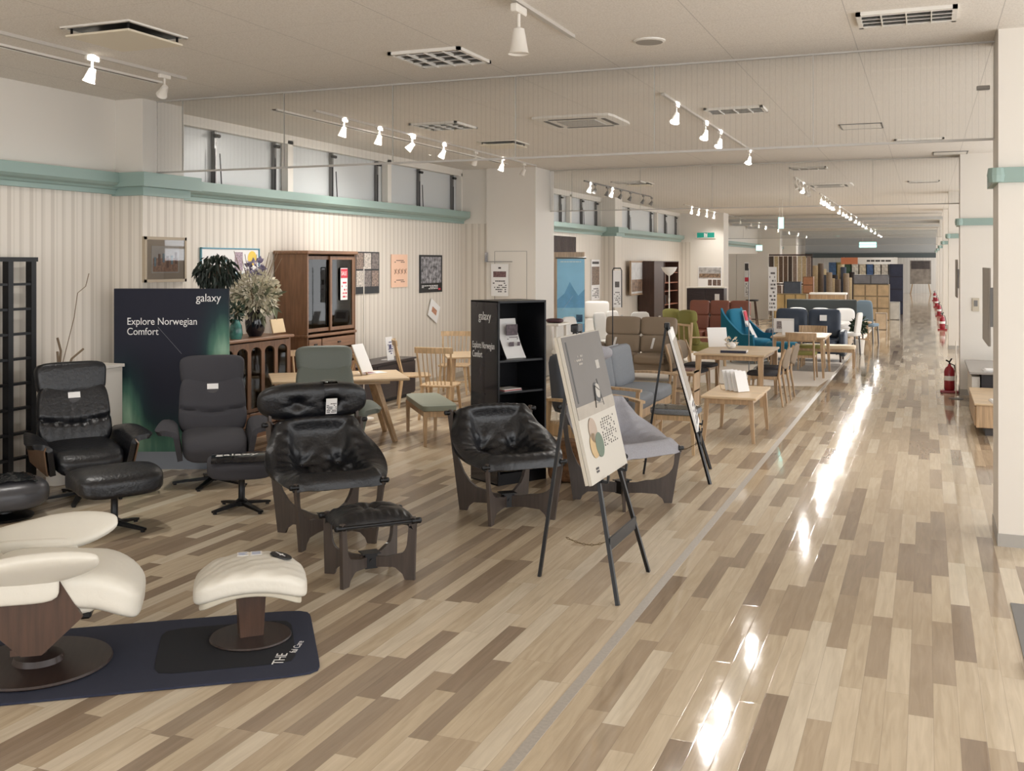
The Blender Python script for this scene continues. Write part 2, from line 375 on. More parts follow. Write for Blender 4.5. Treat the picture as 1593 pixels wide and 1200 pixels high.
# left wall: striped paper below the moulding; windows or plain wall above it
struct('wall_left', MB().box((XL-.1, (Y0+YE)/2, FZ0/2), (.2, YE-Y0, FZ0)), STRIPE)
up = MB(); up.box((XL-.1, (Y0+8.9)/2, (FZ0+CH)/2), (.2, 8.9-Y0, CH-FZ0)); up.box((XL-.1, (34.3+YE)/2, (FZ0+CH)/2), (.2, YE-34.3, CH-FZ0))
for a, b_ in ((8.9, 34.3),):
    up.box((XL-.1, (a+b_)/2, CH-.035), (.2, b_-a, .07))
    up.box((XL-.16, (a+b_)/2, FZ0+.05), (.08, b_-a, .1))
struct('wall_left_upper', up, WHITE)
def frieze(name, x, ya, yb, x_out=.17):
    mb = MB(); poly = [(0, 0), (.05, 0), (.055, .045), (.075, .05), (.085, .07), (x_out-.03, .085), (x_out, .11), (x_out, FZ1-FZ0), (0, FZ1-FZ0)]
    M4 = Matrix.Translation((x, (ya+yb)/2, FZ0))
    mb.prism(poly, yb-ya, M4); return struct(name, mb, GREEN)
frieze('trim_1', XL, Y0, 8.28); frieze('trim_2', XL, 8.95, 16.75)
frieze('trim_3', XL, 17.65, 25.2); frieze('trim_4', XL, 26.05, 34.2); frieze('trim_5', XL, 35.2, 60)
def pier(name, xa, xb, ya, yb, paper=True):
    lo = MB().box(((xa+xb)/2, (ya+yb)/2, FZ0/2 if paper else CH/2), (xb-xa, yb-ya, FZ0 if paper else CH))
    o = struct(name, lo, STRIPE if paper else WHITE)
    if paper: struct('pier_upper', MB().box(((xa+xb)/2, (ya+yb)/2, (FZ0+CH)/2), (xb-xa, yb-ya, CH-FZ0)), WHITE, o)
    return o
def wrap(name, xb, ya, yb):   # moulding round an engaged column
    mb = MB(); h = FZ1-FZ0
    mb.box(((XL+xb)/2+.06, (ya+yb)/2, FZ0+h/2+.035), (xb-XL+.14, yb-ya+.26, h-.07)); mb.box(((XL+xb)/2+.02, (ya+yb)/2, FZ0+.03), (xb-XL+.06, yb-ya+.1, .09))
    return struct(name, mb, GREEN)
pier('wall_column_1', XL, -7.3, 8.3, 8.92); wrap('trim_6', -7.3, 8.3, 8.92)
pier('wall_column_2', XL, -7.3, 25.3, 25.95); wrap('trim_7', -7.3, 25.3, 25.95)
pier('wall_column_3', XL, -7.17, 16.8, 17.7)
p = pier('wall_column_4', -7.17, -6.25, 16.75, 17.7, False)
for i in range(3): struct('groove', MB().box((-6.71+(-.3, .3, 0)[i], 16.749, (1.1, 1.1, 2.2)[i]), ((.006, .006, .6)[i], .004, (2.2, 2.2, .006)[i])), GREYP, p)
pier('wall_column_5', XL, -7.3, 34.3, 35.2); pier('wall_column_6', -7.3, -6.2, 34.3, 35.2, False)
pier('wall_column_7', XL, -6.6, 51.5, 52.4, False); pier('wall_column_8', XL, -6.8, 60, 61, False)
WIN = mat('frosted_window', (206, 208, 208), .35, bump=.02, bscale=30)
n = 0
def clerestory(ya, yb, posts):
    global n
    ys = [ya]+posts+[yb]
    for a, b_ in zip(ys[:-1], ys[1:]):
        n += 1; z0, z1 = FZ0+.1, CH-.07
        w = MB().box((XL-.12, (a+b_)/2, (z0+z1)/2), (.02, b_-a, z1-z0)); o = struct('window_%d' % n, w, WIN)
        fr = MB()
        for y in (a+.03, b_-.03): fr.box((XL-.05, y, (z0+z1)/2), (.1, .06, z1-z0))
        fr.box((XL-.05, (a+b_)/2, z1-.02), (.1, b_-a, .05)); struct('window_frame', fr, WHITE, o)
        for t, dd in ((.42, 1), (.9, 0)):
            y = a+(b_-a)*t
            struct('mullion', MB().box((XL-.08, y, (z0+z1)/2), (.05, .035, z1-z0)), STEEL, o)
            rd = MB(); rd.cyl((XL-.04, y-.03, z0+.02), (XL-.04, y-.03, z1-.25), .008, n=6); rd.cyl((XL-.04, y-.03, z0+.02), (XL-.04, y-.03, z0+.07), .018, n=8)
            rd.cyl((XL-.03, y-.06, z1-.1), (XL-.03, y+.04, z1-.1), .022, n=8)
            if dd: rd.cyl((XL-.04, y+.1, z0+.02), (XL-.04, y+.06, z1-.3), .007, n=6); rd.cyl((XL-.04, y+.1, z0+.02), (XL-.04, y+.1, z0+.07), .018, n=8)
            struct('window_stay', rd, BLACKM, o)
clerestory(8.92, 16.8, [atX(452, XL), atX(606, XL)])
clerestory(17.7, 25.3, [atX(888, XL)])
clerestory(25.95, 34.3, [atX(1023, XL)])
# right side: pillars along the aisle
# unseen open frame added beyond the pillars so world light brightens the hall
gz = MB()
for k in range(17): gz.box((XR, Y0+.1+k*(YE-Y0-.2)/16, CH/2), (.12, .07, CH))
for z in (.04, 2.4, CH-.04): gz.box((XR, (Y0+YE)/2, z), (.1, YE-Y0, .07))
struct('wall_right_added', gz, WHITE)
struct('wall_back', MB().box(((XL+XR)/2, YE+.1, CH/2), (XR-XL, .2, CH)), mat('white_curtain_wall', (232, 228, 222), .7, var=.12, vscale=2.2, stretch=(5, 5, .02)))
PX = .47
for i, y in enumerate((8.08, 17.1, 26, 34.6, 43.2, 51.8, 60.4)):
    o = pier('pillar_%d' % (i+1), PX, PX+.95, y, y+.62, False); o.name = 'column_%d' % (i+1)
    tr = MB(); prof = [(0, 2.56), (.03, 2.555), (.06, 2.58), (.07, 2.62), (.055, 2.66), (0, 2.675)]
    tr.box((PX+.475, y+.31, 2.617), (.95+.08, .62+.08, .105)); tr.lathe([(.001, -.052), (.052, -.05), (.06, 0), (.052, .05), (.001, .052)], (PX-.015, y-.015, 2.617), 12)
    struct('trim_%d' % (10+i), tr, GREEN)
    struct('baseboard_right_%d' % (i+1), MB().box((PX+.475, y+.31, .045), (.95+.012, .62+.012, .09)), mat('grey_vinyl_skirting', (170, 166, 160), .5))
struct('baseboard_left', MB().box((XL+.006, (Y0+YE)/2, .04), (.012, YE-Y0, .08)), mat('beige_skirting', (186, 176, 162), .5))
# aisle border strip in the floor
struct('trim_20', MB().box((-1.535, 30, .0008), (.055, 70, .0016)), mat('grey_border_strip', (176, 168, 158), .35, var=.1, vscale=60))
# hanging smoke-barrier glass
RAIL = mat('white_rail', (186, 182, 176), .4)
WIRE = glass_mat('wired_glass', (.965, .965, .96), 1.35, True, .035)
def barrier(k, y, xa, xb, z0, seams):
    g = struct('glass_partition_%d' % k, MB().box(((xa+xb)/2, y, (z0+CH)/2), (xb-xa, .008, CH-z0)), WIRE); g['kind'] = 'structure'
    r = MB(); r.box(((xa+xb)/2, y, z0), (xb-xa, .02, .018)); r.box(((xa+xb)/2, y, CH-.006), (xb-xa, .03, .014))
    struct('rail', r, RAIL, g)
    for s_ in seams: struct('joint', MB().box((s_, y, (z0+CH)/2), (.006, .012, CH-z0)), RAIL, g)
    return g
barrier(1, 8.5, -7.29, PX, 2.92, [atY(v, 8.5) for v in (284, 442, 611, 802, 1018, 1265)])
barrier(2, 17.5, -6.25, PX, 2.92, [atY(v, 17.5) for v in (890, 996, 1108, 1228, 1358)])
barrier(3, 37.0, -7.6, PX, 2.85, [-6, -4.5, -3, -1.5])
barrier(4, 52.0, -6.6, PX, 2.85, [-5, -3.4, -1.8, -.3])
for i, y in enumerate((40, 44, 48, 56, 60, 64, 68)): struct('ceiling_beam_%d' % (i+1), MB().box((-3.4, y, CH-.05), (8.3, .5, .1)), mat('beam_paint', (198, 198, 196), .6))
struct('wall_back_soffit', MB().box((-3.3, 70.5, 2.47), (8.2, .3, .30)), mat('dark_soffit', (84, 92, 94), .6)); struct('wall_back_upper', MB().box((-3.3, 70.6, 3.13), (8.2, .3, 1.02)), mat('upper_soffit', (176, 178, 178), .6))
# ---------------------------------------------------------------- ceiling equipment
VENTW = mat('vent_white', (228, 224, 217), .45); DARKV = mat('vent_dark', (90, 88, 86), .7)
def grille(x, y, w, d, nx, ny, label, name='ceiling_grille', group=None):
    t = thing(name, label, 'ceiling vent', (x, y, CH), 0, group)
    f = MB()
    for sx in (-1, 1): f.box((sx*(w/2-.015), 0, -.012), (.03, d, .024)); f.box((0, sx*(d/2-.015), -.012), (w, .03, .024))
    f.build('frame', VENTW, t)
    MB().box((0, 0, -.003), (w-.02, d-.02, .006)).build('backing', DARKV, t)
    s_ = MB()
    for i in range(1, nx): s_.box((-w/2+w*i/nx, 0, -.016), (.008, d-.04, .028))
    for i in range(1, ny+1): s_.box((0, -d/2+d*(i-.5)/ny, -.016), (w-.04, .03, .004), rot=(.6, 0, 0))
    s_.build('louvre', VENTW, t); return t
x, y = G(685, 88, CH); grille(x, y, .62, .62, 4, 4, 'square white louvred ceiling vent left of the round speaker')
x, y = G(1410, 24, CH); grille(x, y, .62, .42, 4, 4, 'white louvred ceiling vent nearest the right pillar, at the picture top')
g = 'ceiling vents beyond the first glass barrier'
for px, py, w, d, lb in ((690, 195, .62, .62, 'square louvred vent beyond the glass, above the left row of spots'), (1145, 170, .62, .42, 'louvred vent beyond the glass, right of the lit middle spotlights'),
    (1430, 217, .62, .32, 'narrow louvred vent beyond the glass, closest to the right pillar'), (978, 283, .62, .5, 'small vent far beyond the second glass, left of middle'),
    (1258, 261, .62, .42, 'vent just behind the second glass barrier, over the aisle'), (1437, 282, .6, .4, 'vent seen through the second glass near its right end')):
    x, y = G(px, py, CH); grille(x, y, w, d, 4, 4, lb, group=g)
def plaque(px, py, s, label, gap=.06):
    x, y = G(px, py, CH); t = thing('ceiling_diffuser', label, 'ceiling vent', (x, y, CH))
    MB().box((0, 0, -.004), (s, s, .008)).build('opening', BLACK, t)
    MB().box((0, 0, -gap), (s*1.0, s*1.0, .016), b=.004).build('panel', mat('diffuser_panel', (226, 216, 196), .5), t)
    f = MB()
    for sx in (-1, 1): f.box((sx*(s/2+.012), 0, -.006), (.025, s+.05, .012)); f.box((0, sx*(s/2+.012), -.006), (s+.05, .025, .012))
    f.build('frame', VENTW, t)
    c = MB()
    for sx in (-1, 1):
        for sy in (-1, 1): c.box((sx*(s/2-.03), sy*(s/2-.03), -gap/2), (.012, .012, gap))
    c.build('hanger', BLACKM, t)
plaque(195, 50, .56, 'square drop-panel air diffuser with a black gap, upper left of the ceiling')
plaque(783, 222, .5, 'small drop-panel air diffuser with dark gap beyond the glass', .05)
plaque(995, 285, .45, 'distant drop-panel diffuser beyond the second glass barrier', .05)
def cassette(px, py, s, label):
    x, y = G(px, py, CH); t = thing('ceiling_cassette', label, 'air conditioner', (x, y, CH))
    MB().pill((0, 0, -.012), (s, s, .04), 12, 8).build('panel', VENTW, t, True)
    MB().box((0, 0, -.035), (s*.48, s*.48, .012)).build('intake_grille', mat('intake_grey', (180, 178, 174), .6), t)
    sl = MB()
    for k in range(4):
        a = k*PI/2; sl.box((math.cos(a)*s*.36, math.sin(a)*s*.36, -.034), (.05 if k % 2 == 0 else s*.6, s*.6 if k % 2 == 0 else .05, .006))
    sl.build('air_slot', DARKV, t)
cassette(905, 187, .95, 'square ceiling air conditioner cassette seen through the first glass')
cassette(1290, 287, .95, 'ceiling air conditioner cassette beyond the second glass barrier')
x, y = G(1010, 63, CH); t = thing('ceiling_speaker', 'round flush ceiling speaker with grey mesh near the top centre', 'speaker', (x, y, CH))
MB().lathe([(.001, -.014), (.105, -.014), (.118, -.008), (.12, 0)], n=32).build('bezel', VENTW, t, True); MB().lathe([(.001, -.018), (.1, -.016), (.1, -.012)], n=32).build('mesh', mat('speaker_mesh', (160, 154, 146), .8), t)
for px, py, lb in ((1340, 196, 'flat access hatch in the ceiling beyond the first glass'), (1478, 238, 'flat access hatch in the ceiling close to the second glass end')):
    x, y = G(px, py, CH); t = thing('access_hatch', lb, 'ceiling hatch', (x, y, CH)); MB().box((0, 0, -.004), (.45, .45, .008)).build('panel', VENTW, t)
    f = MB()
    for sx in (-1, 1): f.box((sx*.235, 0, -.005), (.016, .486, .01)); f.box((0, sx*.235, -.005), (.486, .016, .01))
    f.build('frame', STEEL, t)
for px, py, lb in ((1545, 110, 'small grey sensor box on the glass beside the right pillar'),):
    tag(MB().box((PX-.08, 8.47, 3.3), (.09, .05, .03), b=.004).build('door_sensor', mat('sensor_grey', (150, 146, 140), .4)), lb, 'sensor')
# slot along the left ceiling
for k, (ya, yb) in enumerate(((1.0, 7.6), (9.4, 16.0))):
    t = thing('slot_diffuser', ('long dark slot in the ceiling along the near left wall', 'long dark slot in the ceiling beyond the glass, along the windows')[k], 'ceiling vent', (-6.5, (ya+yb)/2, CH))
    MB().box((0, 0, -.006), (.05, yb-ya, .012)).build('slot', mat('slot_dark', (110, 98, 84), .5, var=.4, vscale=1.5), t)
    f = MB()
    for sx in (-1, 1): f.box((sx*.035, 0, -.008), (.02, yb-ya, .016))
    f.build('frame', VENTW, t)
# ---------------------------------------------------------------- track spots
TRACKM = mat('track_metal', (196, 190, 182), .4)
def track(x, ya, yb, label, m=TRACKM):
    o = MB().box((x, (ya+yb)/2, CH-.012), (.035, yb-ya, .024)).build('lighting_track', m); return tag(o, label, 'lighting track')
track(-2.38, 3.2, 7.15, 'short white lighting track at the picture top, holding the pale dome spot')
track(-2.38, 9.9, 15.5, 'middle lighting track running between the two glass barriers')
track(-2.35, 20.5, 24.5, 'ceiling lighting track over the aisle just beyond the second glass')
track(-2.35, 25.5, 62, 'long ceiling lighting track running off to the far end')
track(-6.12, -3, 7.5, 'left lighting track in front of the glass, near the drop-panel diffuser')
track(-6.12, 9.6, 16.4, 'left lighting track along the high windows')
track(-6.35, 19.8, 25.2, 'grey lighting track with a row of grey spots beyond the pier', GREYP)
track(-6.35, 29, 62, 'far left lighting track behind the second pier')
track(-2.38, -4, 2.6, 'added lighting track over the standpoint, outside the picture');  # unseen track, added to carry the foreground lamps
def make_spot(label, lit, body=WHITE, style='can'):
    t = thing('track_spotlight', label, 'spotlight')
    MB().box((0, 0, -.04), (.035, .13, .035), b=.005).build('adapter', body, t)
    st = MB(); st.cyl((0, 0, -.05), (0, 0, -.13), .008, n=8); st.build('stem', body, t)
    h = MB(); q = Matrix.Translation((0, 0, -.17)); h.T = q
    h.lathe([(.012, .055), (.026, .05), (.032, .02), (.045, -.05), (.05, -.055), (.046, -.05), (.03, -.01)], n=20); ho = h.build('head', body, t, True)
    ln = MB(); ln.T = q; ln.lathe([(.001, -.046), (.038, -.049), (.040, -.045)], n=20); l = ln.build('lens', LENS if lit else SHADE, t)
    if lit:
        ld = bpy.data.lights.get('spot') or bpy.data.lights.new('spot', 'SPOT')
        ld.energy = LAMP_W; ld.color = (1, .965, .91); ld.spot_size = math.radians(130); ld.spot_blend = .7; ld.shadow_soft_size = .035
        lo = bpy.data.objects.new('lamp', ld); COL.objects.link(lo); lo.parent = t; lo.location = (0, 0, -.222)
    return t
LITG = 'lit white track spots along the ceiling'; OFFG = 'unlit track spots along the ceiling'
spot_lit = make_spot('lit white track spot on the left track above the lattice screen', True)
spot_off = make_spot('unlit white track spot at the end of the near left track', False)
spot_grey = make_spot('unlit grey track spot in the row beyond the pier', False, GREYP)
def tilt(o, ax, ay):
    for c in o.children:
        if c.name.split('.')[0] in ('head', 'lens', 'lamp'):
            M_ = Matrix.Translation((0, 0, -.14)) @ Matrix.Rotation(ax, 4, 'X') @ Matrix.Rotation(ay, 4, 'Y') @ Matrix.Translation((0, 0, .14))
            c.matrix_local = M_ @ c.matrix_local
first = {'lit': True, 'off': True, 'grey': True}
def put(kind, x, y, label, ax=0, ay=0, group=None):
    src = {'lit': spot_lit, 'off': spot_off, 'grey': spot_grey}[kind]
    if first[kind]: first[kind] = False; src['_used'] = 1; del src['_used']; o = dup(src, (x, y, CH), None, label, group)
    else: o = dup(src, (x, y, CH), None, label, group)
    if kind == 'lit' and y > 18:
        for c in o.children:
            if c.type == 'LIGHT':
                if 'spot_far' not in bpy.data.lights: f_ = c.data.copy(); f_.name = 'spot_far'; f_.energy = LAMP_W*2.0
                c.data = bpy.data.lights['spot_far']
    tilt(o, ax, ay); return o
X6 = -6.12
put('lit', X6, atX(143, X6), 'lit track spot at upper left, above the black lattice screen', 0, .4)
put('off', X6, atX(256, X6), 'unlit track spot at the end of the near left track, by the wall column', .6, .8)
for px, lb, ax, ay in ((535, 'leftmost lit spot seen through the glass, above the high windows', 0, .3), (590, 'second lit spot from the left seen through the glass', .1, .3),
    (641, 'third lit spot on the left track beyond the glass, tilted sideways', -.3, .7), (690, 'fourth lit spot on the left track, just above the glass edge', 0, .5),
    (781, 'lit spot below the glass edge, in front of the plain pier', 0, .3)): put('lit', X6, atX(px, X6), lb, ax, ay)
put('off', X6, atX(740, X6), 'unlit spot between the fourth and last lit spots of the left track', .5, .6)
put('off', X6, atX(815, X6), 'unlit spot nearest the pier on the left track', -.2, .4)
XM = -2.38
o = put('off', XM, atX(807, XM), 'large pale dome spot hanging unlit from the short track at the top'); o.scale = (1.35, 1.35, 1.5)
for y, lb in ((10.5, 'nearest lit spot of the middle track, beyond the glass'), (12.0, 'second lit spot of the middle track beyond the glass'), (12.9, 'third lit spot of the middle track, at the glass edge'), (15.2, 'single lit spot hanging just in front of the second glass')):
    put('lit', XM, y, lb, -.45, .12)
put('lit', -2.35, 21.9, 'bright spot amid the unlit cluster beyond the second glass', -.5)
for i, y in enumerate((20.7, 21.2, 22.6, 23.1)): put('off', -2.35, y, ORD[i]+' unlit white spot from the near end of the cluster beyond the second glass', random.uniform(-.6, .6), random.uniform(-.6, .6), 'unlit spots in the middle cluster')
for i, y in enumerate((26, 26.8, 27.6, 28.4, 29.3, 31.5, 33, 34.5, 36.3, 39, 41, 43.5, 46, 50, 54, 58, 61)): put('lit', -2.35, y, ORD[i]+' lit spot, counted from the near end, of the long row to the far end', -.4, random.uniform(-.2, .2), 'lit spots of the long far row')
for i, px in enumerate((918, 926, 945, 952)): put('lit' if i in (0, 3) else 'grey', -6.35, atX(px, -6.35), ('lit grey-track spot at the near end of the row beyond the pier', 'grey unlit spot next to the near lit one beyond the pier', 'grey unlit spot third along the row beyond the pier', 'lit spot fourth along the grey track beyond the pier')[i], 0, .4)
for i, px in enumerate((966, 981, 1001, 1014)): put('grey', -6.35, atX(px, -6.35), ORD[i]+' of the four grey unlit spots towards the far end of the grey track', random.uniform(-.2, .2), .5, 'grey spots beyond the pier')
for i, y in enumerate((30, 31, 32.2, 33.4, 38.5, 41, 43, 45, 49, 53, 57, 61)): put('lit', -6.35, y, ORD[i]+' lit spot from the near end on the far left track behind the second pier', 0, random.uniform(0, .4), 'lit spots of the far left row')
# unseen lamps added to light the foreground (tracks continue over the standpoint)
for i, y in enumerate((-2.5, -.6, 1.3)): put('lit', XM, y, ORD[i]+' added lit track spot over the standpoint, outside the picture', 0, .1, 'added spots outside the picture')
for i, y in enumerate((-2, .5, 2.6, 4.6)): put('lit', X6, y, ORD[i]+' added lit left-track spot nearer than the picture edge', 0, 0, 'added spots outside the picture on the left track')
def kill(root):
    for c in list(root.children): kill(c)
    bpy.data.objects.remove(root)
for k in (spot_lit, spot_off, spot_grey): kill(k)
# ================================================================ FURNITURE BUILDERS
def lerp(a, b, t): return a+(b-a)*t
def curve(pts, t):
    t = max(0, min(.99999, t))*(len(pts)-1); i = int(t); f = t-i
    p = [pts[max(i-1,0)], pts[i], pts[i+1], pts[min(i+2, len(pts)-1)]]
    return tuple(.5*((2*p[1][k])+(-p[0][k]+p[2][k])*f+(2*p[0][k]-5*p[1][k]+4*p[2][k]-p[3][k])*f*f+(-p[0][k]+3*p[1][k]-3*p[2][k]+p[3][k])*f**3) for k in range(len(p[0])))
def plates(t, tops, m, feet=.42, zc=.17):   # crossed plywood legs
    for (x, y, z) in tops:
        s = math.hypot(x, y); a = math.atan2(y, x); f = feet
        out = [(0, .065), (.16, .075), (f-.13, .07), (f-.085, .035), (f-.07, 0), (f-.005, 0)]
        out += [(s+.012, z-.03), (s+.014, z-.005), (s+.002, z+.014), (s-.018, z+.014), (s-.032, z), (s-.034, z-.03)]
        for k in range(7):
            q = k/6; out.append((lerp(s-.045, .20, q**1.6), lerp(z-.14, zc+.01, 1-(1-q)**1.9)))
        out += [(.12, zc-.012), (0, zc-.02)]
        mb = MB(); mb.prism(out, .024, Matrix.Rotation(a, 4, 'Z')); mb.build('leg', m, t)
def knobs(t, tops, m):
    for (x, y, z) in tops:
        s = math.hypot(x, y); ux, uy = x/s, y/s
        mb = MB(); sx = 1 if x > 0 else -1
        mb.cyl((x-sx*.02, y, z-.012), (x+sx*.03, y, z-.012), .019, n=14); mb.lathe([(.001, -.02), (.014, -.016), (.02, 0), (.014, .016), (.001, .02)], (x+sx*.03, y, z-.012), 12); mb.build('rod_knob', m, t, True)
def tuft(U, v, bs, depth, rad, wr=.006, su=1, sv=1):
    d = 0
    for (bu, bv) in bs:
        du, dv = (U-bu)*su, (v-bv)*sv; r = math.hypot(du, dv); a = math.atan2(dv, du)
        d -= depth*math.exp(-(r/rad)**2); d += wr*math.cos(7*a+bu*5)*math.exp(-((r-rad*1.6)/(rad*1.5))**2)
    return d
def luna_seat(m, t):
    cen = [(-.405, .455), (-.31, .465), (-.18, .445), (-.04, .42), (.10, .435), (.20, .52), (.28, .65), (.34, .775), (.375, .825)]
    bs = [(-.32, .62), (.32, .62)]
    def base(U, v):
        y, z = curve(cen, v); ey = lerp(-.37, .37, v); ez = lerp(.45, .775, v**1.1)-.035*math.sin(PI*v); hw = .325+.085*math.sin(PI*min(1, v*1.05))+.02*v
        w = min(1, abs(U))**2.7; x = hw*U
        return Vector((x, lerp(y, ey, w), lerp(z, ez, w)))
    def fn(u, v):
        U = 2*u-1; p = base(U, v); e = .01
        du = base(min(1, U+e), v)-base(max(-1, U-e), v); dv = base(U, min(1, v+e))-base(U, max(0, v-e)); n = du.cross(dv).normalized()
        bu = 1-abs(U); b = min(bu*.36, v*.85, (1-v)*1.1)
        roll = .01+.062*math.exp(-((b-.105)/.07)**2); edge = -.04*math.exp(-(b/.022)**2)
        folds = .006*math.sin(v*64+U*7)*math.exp(-((bu-.26)/.14)**2)+.007*math.sin(U*40+4*v)*math.exp(-((v-.44)/.11)**2)*math.exp(-(U/.5)**4)
        folds += .002*math.sin(U*37)*math.exp(-((v-.93)/.06)**2)+.0012*math.sin(U*31+1)*math.exp(-((v-.1)/.06)**2)
        return p+n*(roll+edge+folds+tuft(U, v, bs, .055, .05, .006, .36, 1.15))
    for bu, bv in bs:
        p = fn((bu+1)/2, bv); q_ = MB(); q_.pill(tuple(p), (.022, .022, .022), 2.2, 4); q_.build('button', m, t, True)
    mb = MB(); mb.sheet(fn, 72, 72, lambda u, v: .075-.05*math.exp(-(min(u, 1-u, v, 1-v)/.05)**2)); return mb.build('leather_cushion' if m is LEATHER else 'fabric_cushion', m, t, 80)
def luna(label, loc, rz, m, head=False):
    t = thing('sling_lounge_chair', label, 'armchair', loc, rz)
    F = [(-.31, -.36, .47), (.31, -.36, .47)]; B = [(-.36, .36, .79 if not head else .80), (.36, .36, .79 if not head else .80)]
    plates(t, F+B, WENGE); knobs(t, F+B, BLACKM)
    br = MB(); br.box((0, 0, .115), (.085, .085, .105)); br.box((0, 0, .172), (.13, .1, .006)); br.cyl((0, -.05, .12), (0, -.043, .12), .012, n=12); br.build('cross_bracket', BLACKM, t)
    r = MB(); r.cyl((-.33, -.355, .437), (.33, -.355, .437), .013, n=10); r.cyl((-.38, .37, .775), (.38, .37, .775), .013, n=10); r.build('support_rod', BLACKM, t, True)
    luna_seat(m, t)
    if head:
        hm = MB(); zc = .94
        def fn(w, q):
            U = q.x; V = q.z; d = tuft(U, V*.35, [(-.33, 0), (.33, 0)],   .06, .10, .003) if q.y < 0 else 0
            lift = .0
            return (w.x, w.y-d+.03*U*U, w.z*(1-.12*abs(U)**4)+lift)
        hm.pill((0, .42, zc), (.84, .17, .29), 3.2, 22, (.16, 0, 0), fn); ho = hm.build('headrest', m, t, True)
        hp = MB()
        for sx in (-1, 1): hp.bar((sx*.335, .40, .76), (sx*.335, .455, 1.0), .02, .05)
        hp.build('headrest_bracket', WENGE, t)
        tg = MB(); tg.box((.11, .305, .91), (.085, .003, .12), rot=(.16, 0, 0)); scribble(tg, .072, .148, .86, .96, 8, .300, 1, .7, seed=3)
        tg.build('price_tag', [PAPER, INK], t)
        MB().sheet(lambda u, v: (lerp(.055, .165, u), .43-.135*math.sin(PI*v*.98)**.6*(1), 1.095-.15*(1-math.cos(v*PI/1.7))), 3, 12, .001).build('plastic_sleeve', PLAST, t, True)
    return t
def luna_stool(label, loc, rz, m):
    t = thing('sling_footstool', label, 'footstool', loc, rz)
    F = [(-.235, -.19, .385), (.235, -.19, .385), (-.235, .19, .385), (.235, .19, .385)]
    plates(t, F, WENGE, .31, .15); knobs(t, F, BLACKM)
    br = MB(); br.box((0, 0, .105), (.08, .08, .09)); br.box((0, 0, .155), (.12, .1, .006)); br.cyl((0, -.05, .11), (0, -.04, .11), .012, n=12); br.build('cross_bracket', BLACKM, t)
    r = MB(); [r.cyl((-.25, y, .374), (.25, y, .374), .012, n=10) for y in (-.19, .19)]; r.build('support_rod', BLACKM, t, True)
    def fn(u, v):
        U = 2*u-1; V = 2*v-1; b = min(1-abs(U), 1-abs(V))
        z = .385+.068*(1-U**4)*(1-V**4)-.03*(1-V*V)*0+tuft(U*.6, V*.6, [(0, 0)], .045, .12, .008)+.006*math.sin(U*30)*math.exp(-((abs(V)-.75)/.2)**2)
        return (U*.26*(1-.06*V*V), V*.20, z-.02*math.exp(-(b/.04)**2))
    MB().sheet(fn, 36, 30, .055).build('leather_cushion', m, t, 80); return t
def star(t, r, z, n, m, a0=.3, hub=.03, col=.3):
    for k in range(n):
        a = a0+2*PI*k/n; c, s = math.cos(a), math.sin(a)
        mb = MB(); mb.bar((0, 0, .055), (c*r, s*r, .02), .055, .026, .035, .016); mb.cyl((c*(r-.02), s*(r-.02), 0), (c*(r-.02), s*(r-.02), .014), .016, n=10); mb.build('leg', m, t)
    MB().lathe([(.045, .03), (.05, .07), (hub, .09), (hub, col), (hub+.01, col+.01)], n=18).build('column', m, t, True)
